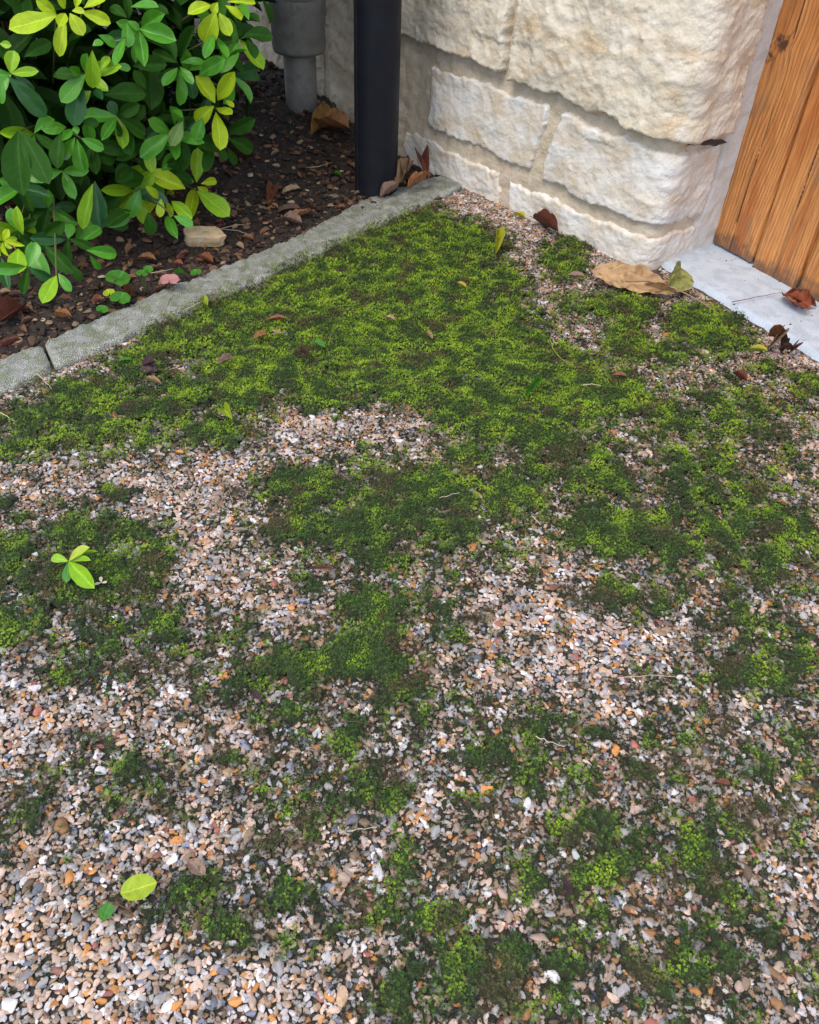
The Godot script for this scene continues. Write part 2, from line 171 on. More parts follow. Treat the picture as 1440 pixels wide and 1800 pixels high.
func _ready() -> void:
	# ---- camera
	var camera := Camera3D.new()
	camera.name = "camera"
	camera.fov = 63.62
	camera.near = 0.02
	camera.far = 200.0
	camera.transform = Transform3D(Basis(Vector3(0.998806, 0.036302, -0.032687), Vector3(-0.048850, 0.742258, -0.668332), Vector3(-0.000000, 0.669131, 0.743145)), Vector3(0, 0.55, 0))
	add_child(camera)
	camera.current = true
	# ---- sky, sun behind cloud, exposure
	var sky_material := ProceduralSkyMaterial.new()
	sky_material.sky_top_color = Color(0.80, 0.865, 0.955)
	sky_material.sky_horizon_color = Color(0.83, 0.86, 0.91)
	sky_material.sky_curve = 0.3
	sky_material.ground_bottom_color = Color(0.30, 0.29, 0.27)
	sky_material.ground_horizon_color = Color(0.55, 0.55, 0.55)
	sky_material.sun_angle_max = 1.0
	var sky := Sky.new()
	sky.sky_material = sky_material
	var environment := Environment.new()
	environment.background_mode = Environment.BG_SKY
	environment.sky = sky
	environment.tonemap_mode = Environment.TONE_MAPPER_LINEAR
	environment.tonemap_exposure = 2.4
	environment.sdfgi_enabled = true
	environment.ssao_enabled = true
	environment.ssil_enabled = true
	var world := WorldEnvironment.new()
	world.name = "world"
	world.environment = environment
	add_child(world)
	var sun := DirectionalLight3D.new()
	sun.name = "sun"
	sun.light_energy = 0.36
	sun.light_angular_distance = 28.0
	sun.light_color = Color(1.0, 0.96, 0.9)
	sun.shadow_enabled = true
	add_child(sun)
	sun.look_at_from_position(Vector3(-0.55, 1.5, 0.75), Vector3.ZERO)
	# ---- the place
	rng.seed = 20
	set_noise(coarse, 1, 9.0, 3)
	set_noise(medium, 2, 42.0, 3)
	set_noise(fine, 3, 160.0, 3)
	set_noise(cells, 4, 48.0, 1)
	cells.noise_type = FastNoiseLite.TYPE_CELLULAR
	cells.cellular_return_type = FastNoiseLite.RETURN_DISTANCE
	make_tones()
	make_ground()
	make_soil()
	make_kerb()
	make_wall()
	make_threshold()
	make_gate()
	make_pipes()
	make_gravel()
	make_moss()
	make_shrub()
	make_seedlings()
	make_litter()


# ================================================================ helpers

func set_noise(n: FastNoiseLite, number: int, frequency: float, octaves: int) -> void:
	n.noise_type = FastNoiseLite.TYPE_SIMPLEX_SMOOTH
	n.seed = number
	n.frequency = frequency
	n.fractal_type = FastNoiseLite.FRACTAL_FBM if octaves > 1 else FastNoiseLite.FRACTAL_NONE
	n.fractal_octaves = octaves


func new_noise(number: int, frequency: float, octaves := 4) -> FastNoiseLite:
	var n := FastNoiseLite.new()
	set_noise(n, number, frequency, octaves)
	return n


func numbered(called: String) -> String:
	var k: int = taken.get(called, 0)
	taken[called] = k + 1
	return called if k == 0 else "%s_%03d" % [called, k]


func paint(lin: Color, rough := 0.8) -> StandardMaterial3D:
	var m := StandardMaterial3D.new()
	m.albedo_color = lin.linear_to_srgb()
	m.roughness = rough
	return m


func part(called: String, mesh: Mesh, m: Material, parent: Node) -> MeshInstance3D:
	var o := MeshInstance3D.new()
	o.name = called
	o.mesh = mesh
	o.material_override = m
	parent.add_child(o, true)
	return o


func tag(o: Node, label: String, category := "", group := "", kind := "") -> void:
	if label: o.set_meta("label", label)
	if category: o.set_meta("category", category)
	if group: o.set_meta("group", group)
	if kind: o.set_meta("kind", kind)


func thing(called: String, label: String, category: String, at := Vector3.ZERO, group := "") -> Node3D:
	var o := Node3D.new()
	o.name = numbered(called)
	add_child(o)
	o.position = at
	tag(o, label, category, group)
	return o


# a sheet of nu x nv quads; the side it shows is du x dv
func sheet(nu: int, nv: int, f: Callable, flip := false) -> ArrayMesh:
	var st := SurfaceTool.new()
	st.begin(Mesh.PRIMITIVE_TRIANGLES)
	for j in nv + 1:
		for i in nu + 1:
			var u := float(i) / nu
			var v := float(j) / nv
			st.set_uv(Vector2(u, v))
			st.add_vertex(f.call(u, v))
	for j in nv:
		for i in nu:
			var a := j * (nu + 1) + i
			var c := a + nu + 2
			var order := [a, a + 1, c, a, c, a + nu + 1] if flip else [a, c, a + 1, a, a + nu + 1, c]
			for k in order: st.add_index(k)
	st.generate_normals()
	return st.commit()


# a round bar through points
func tube(points: Array, radius: float, sides := 6, taper := 0.6) -> ArrayMesh:
	var n := points.size() - 1
	return sheet(n, sides, func(u: float, v: float) -> Vector3:
		var k := clampi(roundi(u * n), 0, n)
		var p: Vector3 = points[k]
		var along: Vector3 = (points[mini(k + 1, n)] - points[maxi(k - 1, 0)]).normalized()
		var side := along.cross(Vector3(0.31, 0.9, 0.17)).normalized()
		var across := along.cross(side)
		var a := v * TAU
		return p + (side * cos(a) + across * sin(a)) * radius * lerpf(1.0, taper, u), true)


# an upright lathed body: profile holds (radius, height)
func lathe(profile: Array, sides: int) -> ArrayMesh:
	var n := profile.size() - 1
	return sheet(sides, n, func(u: float, v: float) -> Vector3:
		var p: Vector2 = profile[clampi(roundi(v * n), 0, n)]
		return Vector3(sin(u * TAU) * p.x, p.y, cos(u * TAU) * p.x))


func grey_image(size: int, n: FastNoiseLite) -> Image:
	var im := n.get_seamless_image(size, size)
	im.convert(Image.FORMAT_RGB8)
	return im


# a colour texture: three colours mixed by two noises and speckled by a third
func mottled(number: int, a: Color, b: Color, c: Color, f1: float, f2: float, speck: Color, speck_at: float, size := 512, grain := 0.28) -> ImageTexture:
	var n1 := new_noise(number, f1 / size, 5).get_seamless_image(size, size)
	var n2 := new_noise(number + 1, f2 / size, 4).get_seamless_image(size, size)
	var n3 := new_noise(number + 2, 90.0 / size, 2).get_seamless_image(size, size)
	var im := Image.create(size, size, false, Image.FORMAT_RGB8)
	for y in size:
		for x in size:
			var k1 := smoothstep(0.3, 0.7, n1.get_pixel(x, y).r)
			var k2 := smoothstep(0.45, 0.8, n2.get_pixel(x, y).r)
			var k3 := n3.get_pixel(x, y).r
			var col := a.lerp(b, k1).lerp(c, k2)
			col = col * (1.0 + grain * (k3 - 0.5))
			if k3 > speck_at: col = col.lerp(speck, clampf((k3 - speck_at) * 8.0, 0.0, 0.85))
			im.set_pixel(x, y, Color(col.r, col.g, col.b).linear_to_srgb())
	return ImageTexture.create_from_image(im)


func rough_stuff(texture: Texture2D, per_metre: float, rough: float, relief: Texture2D, depth_cm: float) -> StandardMaterial3D:
	var m := paint(Color.WHITE, rough)
	m.albedo_texture = texture
	m.uv1_triplanar = true
	m.uv1_world_triplanar = true
	m.uv1_scale = Vector3.ONE * per_metre
	if relief:
		m.heightmap_enabled = true
		m.heightmap_texture = relief
		m.heightmap_scale = depth_cm
	return m


func kerb_distance(x: float, z: float) -> float:   # > 0 in the bed
	return (Vector2(x, z) - KERB_START).dot(KERB_AWAY)


func wall_distance(x: float, z: float) -> float:   # > 0 in front of the wall
	return (Vector3(x, 0, z) - CORNER).dot(WALL_OUT)


func soil_level(x: float, z: float) -> float:
	var b := kerb_distance(x, z)
	return 0.002 + 0.07 * smoothstep(0.17, 0.55, b)


func soil_height(x: float, z: float) -> float:
	return soil_level(x, z) + 0.006 * medium.get_noise_2d(x, z) + 0.004 * fine.get_noise_2d(x, z) + 0.008 * coarse.get_noise_2d(x, z)


# ================================================================ leaves

func leaf_texture(number: int, vein: float, blotch: Color, blotched: float) -> ImageTexture:
	var w := 64
	var h := 128
	var n := new_noise(number, 0.03, 3)
	var im := Image.create(w, h, false, Image.FORMAT_RGB8)
	for y in h:
		for x in w:
			var u := absf((x + 0.5) / w - 0.5) * 2.0
			var v := (y + 0.5) / h
			var mid := exp(-pow(u / 0.045, 2.0))
			var side := pow(maxf(0.0, cos((v - u * 0.28) * TAU * 8.0)), 14.0) * 0.5 * (1.0 - u) * smoothstep(0.0, 0.2, u)
			var k := 0.88 + 0.16 * n.get_noise_2d(x, y)
			var col := Color(k, k, k).lerp(Color(1.75, 1.6, 2.2), clampf(vein * (mid + side), 0.0, 1.0))
			col = col.lerp(blotch, blotched * smoothstep(0.1, 0.5, n.get_noise_2d(x * 1.4 + 300, y * 1.4)))
			im.set_pixel(x, y, Color(col.r * 0.60, col.g * 0.60, col.b * 0.60).clamp().linear_to_srgb())
	return ImageTexture.create_from_image(im)


func make_tones() -> void:
	var live := leaf_texture(31, 0.75, Color(0.75, 0.62, 0.35), 0.25)
	var dry := leaf_texture(37, 0.35, Color(0.45, 0.33, 0.26), 0.7)
	var greens := {
		"y": Color(0.43, 0.60, 0.022), "l": Color(0.25, 0.47, 0.020), "m": Color(0.085, 0.31, 0.022), "d": Color(0.026, 0.090, 0.010),  # d and b are lowered to carry shade among the inner leaves
		"b": Color(0.028, 0.12, 0.028), "p": Color(0.18, 0.30, 0.075), "green": Color(0.065, 0.22, 0.028), "lime": Color(0.36, 0.47, 0.035), "yellow": Color(0.46, 0.46, 0.045)}
	for k in greens:
		var m := paint(greens[k] * 1.5, 0.35)
		m.albedo_texture = live
		m.metallic_specular = 0.42 if k in ["m", "b"] else 0.34
		m.backlight_enabled = true
		m.backlight = Color(0.42, 0.5, 0.2)
		if k == "d":
			m.roughness = 0.5
			m.metallic_specular = 0.2
		tones[k] = m
	var browns := {
		"rust": Color(0.30, 0.105, 0.042), "orange": Color(0.44, 0.20, 0.075), "brown": Color(0.15, 0.075, 0.042), "redbrown": Color(0.20, 0.058, 0.036), "tan": Color(0.44, 0.30, 0.17),
		"pinkbrown": Color(0.36, 0.235, 0.18), "gold": Color(0.55, 0.42, 0.06), "gold2": Color(0.42, 0.24, 0.06), "purple": Color(0.09, 0.045, 0.06), "fawn": Color(0.60, 0.38, 0.19),
		"olive": Color(0.36, 0.37, 0.11), "dark": Color(0.022, 0.018, 0.018), "orange_red": Color(0.36, 0.085, 0.035)}
	for k in browns:
		var m := paint(browns[k] * 1.22, 0.7)
		m.albedo_texture = dry
		m.backlight_enabled = true
		m.backlight = Color(0.3, 0.22, 0.15)
		tones[k] = m
	tones["straw"] = paint(Color(0.50, 0.42, 0.29), 0.7)
	tones["bark"] = paint(Color(0.085, 0.055, 0.04), 0.85)
	tones["stem"] = paint(Color(0.085, 0.11, 0.03), 0.6)
	for k in 9:
		leaf_shapes.append(leaf_mesh(0.02 + 0.05 * (k % 3), 0.05 + 0.06 * float(k / 3), 0.012, 40 + k, 0.62))


# a blade one metre long along z, one wide along x, its upper side towards y
func leaf_mesh(droop: float, fold: float, wave: float, number: int, widest: float, nu := 6, nv := 10) -> ArrayMesh:
	var n := new_noise(number, 1.3, 2)
	var shape := func(u: float, v: float) -> Vector3:
		var t := clampf(v, 0.0, 1.0)
		var a := 0.62
		var grow := widest * a / (1.0 - widest)
		var half := 0.5 * pow(maxf(t, 0.0001), grow) * pow(1.0 - t, a) / (pow(widest, grow) * pow(1.0 - widest, a))
		half = maxf(half, 0.02 * (1.0 - t))
		var x := (u - 0.5) * 2.0 * half
		x += 0.04 * n.get_noise_1d(v * 2.0) * sin(v * PI)
		var y := absf(u - 0.5) * 2.0 * half * fold * 2.0 - droop * t * t * 2.0 + droop * t
		y += wave * n.get_noise_2d(u * 3.0, v * 3.0) * sin(v * PI) * 2.0
		return Vector3(x, y, t)
	return sheet(nu, nv, shape, true)


func blade_basis(base: Vector3, tip: Vector3, width: float, up: Vector3) -> Transform3D:
	var along := tip - base
	var length := along.length()
	var z := along / length
	var x := up.cross(z).normalized()
	var y := z.cross(x)
	return Transform3D(Basis(x * width, y * length, z * length), base)


# a leaf that has fallen: a thing with a blade and a short stalk
func fallen(called: String, label: String, category: String, group: String, base: Vector3, tip: Vector3, width: float, tone: String, curl: float) -> Node3D:
	var at := base
	if kerb_distance(base.x, base.z) > 0.07: at.y = soil_height(base.x, base.z) + 0.004
	var t := thing(called, label, category, at, group)
	var along := tip - base
	var rise := rng.randf_range(0.0, 0.25) * curl * along.length()
	var up := Vector3(rng.randf_range(-0.35, 0.35), 1, rng.randf_range(0.0, 0.5)).normalized()
	var mesh := leaf_mesh(-0.25 * curl, 0.15 + curl * 0.55, 0.02 + 0.09 * curl, rng.randi() % 900, rng.randf_range(0.45, 0.58), 6, 9)
	var b := part("blade", mesh, tones[tone], t)
	b.transform = blade_basis(Vector3.ZERO, along + Vector3.UP * rise, width * 1.05, up)
	var back := -along.normalized() * minf(along.length() * 0.3, 0.012)
	part("stalk", tube([Vector3.ZERO, back * 0.5 + Vector3(0, 0.0006, 0), back + Vector3(0, -0.001, 0)], clampf(width * 0.035, 0.0002, 0.0006), 5), tones["stem"] if tone in ["green", "lime", "yellow"] else tones["bark"], t)
	return t


func strand(called: String, label: String, category: String, points: Array, thick: float, tone: String) -> Node3D:
	var at: Vector3 = points[0]
	var t := thing(called, label, category, at)
	var smooth := []
	for k in points.size() - 1:
		for q in 3:
			var p: Vector3 = points[k].lerp(points[k + 1], q / 3.0) - at
			smooth.append(p + Vector3(fine.get_noise_2d(p.x * 3.0, k * 0.01), 0, fine.get_noise_2d(p.z * 3.0, k * 0.02)) * 0.002)
	smooth.append(points[-1] - at)
	if kerb_distance(at.x, at.z) > 0.09:
		t.position.y = soil_height(at.x, at.z) + 0.004
	part("stem", tube(smooth, thick * 0.5, 5, 0.5), tones[tone], t)
	return t


# ================================================================ ground, bed, kerb

func make_ground() -> void:
	var earth := rough_stuff(mottled(60, Color(0.10, 0.08, 0.065), Color(0.06, 0.05, 0.04), Color(0.14, 0.115, 0.09), 8, 20, Color(0.25, 0.22, 0.18), 0.8), 2.0, 0.95, null, 0.0)
	var g := part("ground", sheet(8, 8, func(u: float, v: float) -> Vector3: return Vector3(lerpf(-60, 60, u), -0.12, lerpf(60, -60, v))), earth, self)
	tag(g, "", "", "", "structure")
	# the bed of sand and dirt that holds the gravel, on the path's side of the kerb
	var binder := rough_stuff(mottled(63, Color(0.050, 0.040, 0.031), Color(0.080, 0.062, 0.048), Color(0.024, 0.022, 0.017), 10, 24, Color(0.24, 0.19, 0.15), 0.71), 6.0, 0.95, null, 0.0)
	var path := part("gravel_path", path_mesh(), binder, self)
	tag(path, "", "", "", "structure")


# the path: bounded by the kerb, the wall and the gate, open towards the viewer
func path_mesh() -> ArrayMesh:
	var far_start := KERB_START + KERB_AWAY * 0.03 - KERB_ALONG * 7.0
	var corner_in := KERB_START + KERB_AWAY * 0.03 + KERB_ALONG * 1.02
	var right := Vector2(GATE_START.x, GATE_START.z) + Vector2(GATE_ALONG.x, GATE_ALONG.z) * 7.0
	var outline := PackedVector2Array([far_start, corner_in, Vector2(0.45, -1.26), right, Vector2(7, 6), Vector2(-6, 7)])
	var st := SurfaceTool.new()
	st.begin(Mesh.PRIMITIVE_TRIANGLES)
	var index := Geometry2D.triangulate_polygon(outline)
	for k in range(0, index.size(), 3):
		var a := outline[index[k]]
		var b := outline[index[k + 1]]
		var c := outline[index[k + 2]]
		if (b - a).cross(c - a) < 0:
			var s := b
			b = c
			c = s
		for p in [a, b, c]:
			st.set_normal(Vector3.UP)
			st.add_vertex(Vector3(p.x, -0.0012, p.y))
	return st.commit()


func make_soil() -> void:
	var dirt := mottled(70, Color(0.021, 0.014, 0.011), Color(0.038, 0.025, 0.018), Color(0.012, 0.009, 0.007), 12, 30, Color(0.13, 0.09, 0.06), 0.74)
	var m := rough_stuff(dirt, 5.0, 0.95, ImageTexture.create_from_image(grey_image(256, new_noise(5, 0.06, 4))), 0.6)
	var bed := part("soil_bed", sheet(230, 190, func(u: float, v: float) -> Vector3:
		var p := KERB_START + KERB_ALONG * lerpf(-0.9, 1.5, u) + KERB_AWAY * (0.035 + 1.5 * pow(v, 1.5))
		var lower := 0.01 if v > 0.0 else 0.06
		return Vector3(p.x, soil_height(p.x, p.y) - lower * (1.0 - smoothstep(0.0, 0.03, v)), p.y)), m, self)
	tag(bed, "", "", "", "structure")
	# crumbs of earth and bark mulch lying on it
	var shapes := []
	for k in 3: shapes.append(pebble_mesh(300 + k, 1))
	var crumb := paint(Color.WHITE, 0.95)
	crumb.vertex_color_use_as_albedo = true
	for k in 3:
		var rows := PackedFloat32Array()
		for i in 5200:
			var along := rng.randf_range(-0.25, 1.15)
			var away := 0.06 + 0.75 * pow(rng.randf(), 1.25)
			var p := KERB_START + KERB_ALONG * along + KERB_AWAY * away
			if wall_distance(p.x, p.y) < 0.01: continue
			var size := 0.0015 + 0.0062 * pow(rng.randf(), 3.2)
			var long := rng.randf_range(0.8, 2.6) if rng.randf() < 0.4 else 1.0
			var basis := Basis(Vector3.UP, rng.randf() * TAU) * Basis(Vector3.RIGHT, rng.randf_range(-0.5, 0.5))
			basis = basis.scaled_local(Vector3(size * long, size * rng.randf_range(0.3, 0.7), size))
			var pick := rng.randf()
			var c := Color(0.025, 0.017, 0.013)
			if pick > 0.55: c = Color(0.085, 0.047, 0.030)
			if pick > 0.78: c = Color(0.17, 0.085, 0.045)
			if pick > 0.96: c = Color(0.26, 0.18, 0.11)
			push(rows, Transform3D(basis, Vector3(p.x, soil_height(p.x, p.y) + size * 0.2, p.y)), c * rng.randf_range(0.7, 1.25))
		var o := scatter(["earth_crumbs", "bark_mulch", "leaf_mould"][k], shapes[k], crumb, rows, bed)
		tag(o, "", "", "", "stuff")


	# shreds of dead leaves
	var shred := paint(Color.WHITE, 0.8)
	shred.vertex_color_use_as_albedo = true
	var litter := PackedFloat32Array()
	for i in 700:
		var p := KERB_START + KERB_ALONG * rng.randf_range(-0.2, 1.15) + KERB_AWAY * (0.09 + 0.55 * pow(rng.randf(), 1.3))
		if wall_distance(p.x, p.y) < 0.01: continue
		var length := rng.randf_range(0.007, 0.020)
		var a := rng.randf() * TAU
		var at := Vector3(p.x, soil_height(p.x, p.y) + 0.0025, p.y)
		var c: Color = [Color(0.16, 0.075, 0.04), Color(0.24, 0.12, 0.055), Color(0.10, 0.05, 0.035), Color(0.30, 0.19, 0.11), Color(0.15, 0.05, 0.03)][rng.randi() % 5]
		push(litter, blade_basis(at, at + Vector3(cos(a), rng.randf_range(-0.1, 0.35), sin(a)) * length, length * rng.randf_range(0.25, 0.6), Vector3(rng.randf_range(-0.5, 0.5), 1, rng.randf_range(-0.3, 0.6)).normalized()), c * rng.randf_range(0.7, 1.3))
	tag(scatter("leaf_litter", leaf_mesh(-0.12, 0.4, 0.08, 77, 0.5, 4, 6), shred, litter, bed), "", "", "", "stuff")


func make_kerb() -> void:
	var tex := mottled(80, Color(0.29, 0.30, 0.235), Color(0.46, 0.455, 0.44), Color(0.19, 0.235, 0.105), 6, 5, Color(0.66, 0.65, 0.62), 0.58, 512, 1.9)
	var m := rough_stuff(tex, 7.0, 0.9, ImageTexture.create_from_image(grey_image(512, new_noise(8, 0.15, 3))), 0.6)
	var far_in: Array = kerb_inner.slice(2)
	var far_out: Array = kerb_outer.slice(2)
	var near_in: Array = kerb_inner.slice(0, 3)
	var near_out: Array = kerb_outer.slice(0, 3)
	near_in.push_front(near_in[0] - KERB_ALONG * 0.8)
	near_out.push_front(near_out[0] - KERB_ALONG * 0.8)
	far_in[0] += KERB_ALONG * 0.004
	far_out[0] += KERB_ALONG * 0.004
	kerb_stone(far_in, far_out, 0.0, m, "long grey concrete kerb stone dusted with green algae, running to the wall")
	kerb_stone(near_in, near_out, -0.001, m, "nearer grey kerb stone, cut off by the frame at the front of the bed")


func along_line(points: Array, u: float) -> Vector2:
	var total := 0.0
	for k in points.size() - 1: total += points[k].distance_to(points[k + 1])
	var want := u * total
	for k in points.size() - 1:
		var d: float = points[k].distance_to(points[k + 1])
		if want <= d or k == points.size() - 2: return points[k].lerp(points[k + 1], want / d)
		want -= d
	return points[-1]


func kerb_stone(inner: Array, outer: Array, lift: float, m: Material, label: String) -> void:
	var middle: Vector2 = (inner[0] + outer[-1]) * 0.5
	var at := Vector3(middle.x, 0, middle.y)
	var t := thing("kerb_stone", label, "kerb", at)
	var top := 0.010 + lift
	# across the kerb: share from inner to outer edge, height
	var section := [Vector2(0, -0.07), Vector2(0, -0.02), Vector2(0, top - 0.008), Vector2(0.012, top - 0.004), Vector2(0.04, top - 0.001), Vector2(0.09, top)]
	for k in range(1, 11): section.append(Vector2(0.09 + 0.82 * k / 11.0, top))
	section.append_array([Vector2(0.91, top), Vector2(0.955, top - 0.0015), Vector2(0.99, top - 0.005), Vector2(1, top - 0.010), Vector2(1, -0.02), Vector2(1, -0.07)])
	var n := section.size() - 1
	var length: float = inner[0].distance_to(inner[-1])
	var steps := int(length / 0.004)
	part("block", sheet(steps, n, func(u: float, v: float) -> Vector3:
		var k := clampi(roundi(v * n), 0, n)
		var s: Vector2 = section[k]
		var cap := 1.0
		var i := roundi(u * steps)
		if i == 0 or i == steps: cap = 0.0
		elif i == 1 or i == steps - 1: cap = 0.88
		elif i == 2 or i == steps - 2: cap = 0.97
		var uu := clampf((float(i) - 1.0) / (steps - 2.0), 0.0, 1.0)
		var p := along_line(inner, uu).lerp(along_line(outer, uu), 0.5 + (s.x - 0.5) * cap)
		var y := lerpf(-0.02, s.y, cap)
		var q := Vector3(p.x, y, p.y)
		var edge := 1.0 - smoothstep(0.0, 0.16, minf(s.x, 1.0 - s.x))
		var bump := 0.0030 * medium.get_noise_3dv(q) + 0.0032 * fine.get_noise_3dv(q * 1.4)
		var chip := edge * (0.007 * minf(0.0, coarse.get_noise_3dv(q * 3.0) + 0.05) + 0.004 * minf(0.0, medium.get_noise_3dv(q + Vector3(3, 0, 0))))
		var push_in := Vector3(KERB_AWAY.x, 0, KERB_AWAY.y) * (chip * (1.0 if s.x > 0.5 else -1.0))
		return q + Vector3.UP * (bump + chip * 0.8) + push_in - at), m, t)


# ================================================================ wall, threshold, gate, pipes

# a point of the wall: s along it (past 0 round the corner into the gateway), v up, d out of it
func wall_at(s: float, v: float, d: float) -> Vector3:
	var r := 0.022
	var inward := -WALL_OUT
	var p: Vector3
	if s < -r: p = CORNER + WALL_ALONG * s + WALL_OUT * d
	elif s > r: p = CORNER + inward * s + WALL_ALONG * d
	else:
		var a := (s + r) / (2.0 * r) * PI * 0.5
		p = CORNER - WALL_ALONG * r + inward * r + (WALL_OUT * cos(a) + WALL_ALONG * sin(a)) * (r + d)
	return p + Vector3.UP * v


func stone_mesh(q: Array, bulge: float, rough: float, number: int, soft := 0.016) -> ArrayMesh:
	var big := new_noise(number, 9.0, 4)
	var ridge := new_noise(number + 50, 24.0, 3)
	var cleft := new_noise(number + 90, 60.0, 3)
	var facet := new_noise(number + 120, 20.0, 1)
	facet.noise_type = FastNoiseLite.TYPE_CELLULAR
	facet.cellular_return_type = FastNoiseLite.RETURN_CELL_VALUE
	facet.domain_warp_enabled = true
	facet.domain_warp_amplitude = 0.03
	facet.domain_warp_frequency = 14.0
	ridge.fractal_type = FastNoiseLite.FRACTAL_RIDGED
	var width: float = (q[1].x - q[0].x + q[2].x - q[3].x) * 0.5
	var height: float = (q[3].y - q[0].y + q[2].y - q[1].y) * 0.5
	var nu := clampi(int(width / 0.0028), 12, 150)
	var nv := clampi(int(height / 0.0028), 10, 76)
	return sheet(nu, nv, func(u: float, v: float) -> Vector3:
		var p: Vector2 = q[0].lerp(q[1], u).lerp(q[3].lerp(q[2], u), v)
		var wob := 0.009
		p += Vector2(big.get_noise_2d(p.y * 1.5, 7.0), big.get_noise_2d(p.x * 1.5, 3.0)) * wob
		var e := minf(minf(u, 1.0 - u) * width, minf(v, 1.0 - v) * height)
		var cu := 0.5 - absf(u - 0.5)
		var cv := 0.5 - absf(v - 0.5)
		e = minf(e, sqrt(maxf(cu * width * cv * height, 0.0)) * 0.9)
		var rim := smoothstep(0.0, soft, e + 0.004 * ridge.get_noise_2d(p.x, p.y))
		var w := Vector3(p.x, p.y, number)
		var d := lerpf(-0.020, bulge, rim) + rim * (rough * big.get_noise_3dv(w) + rough * 0.34 * (ridge.get_noise_3dv(w) - 0.2) + 0.0007 * cleft.get_noise_2d(p.x * 0.7 + p.y * 0.7, (p.y - p.x) * 0.35) + rough * 0.20 * facet.get_noise_2d(p.x * 0.6 + p.y * 0.5, p.y - p.x * 0.3) + 0.0006 * fine.get_noise_2d(p.x, p.y))
		return wall_at(p.x, p.y, d))


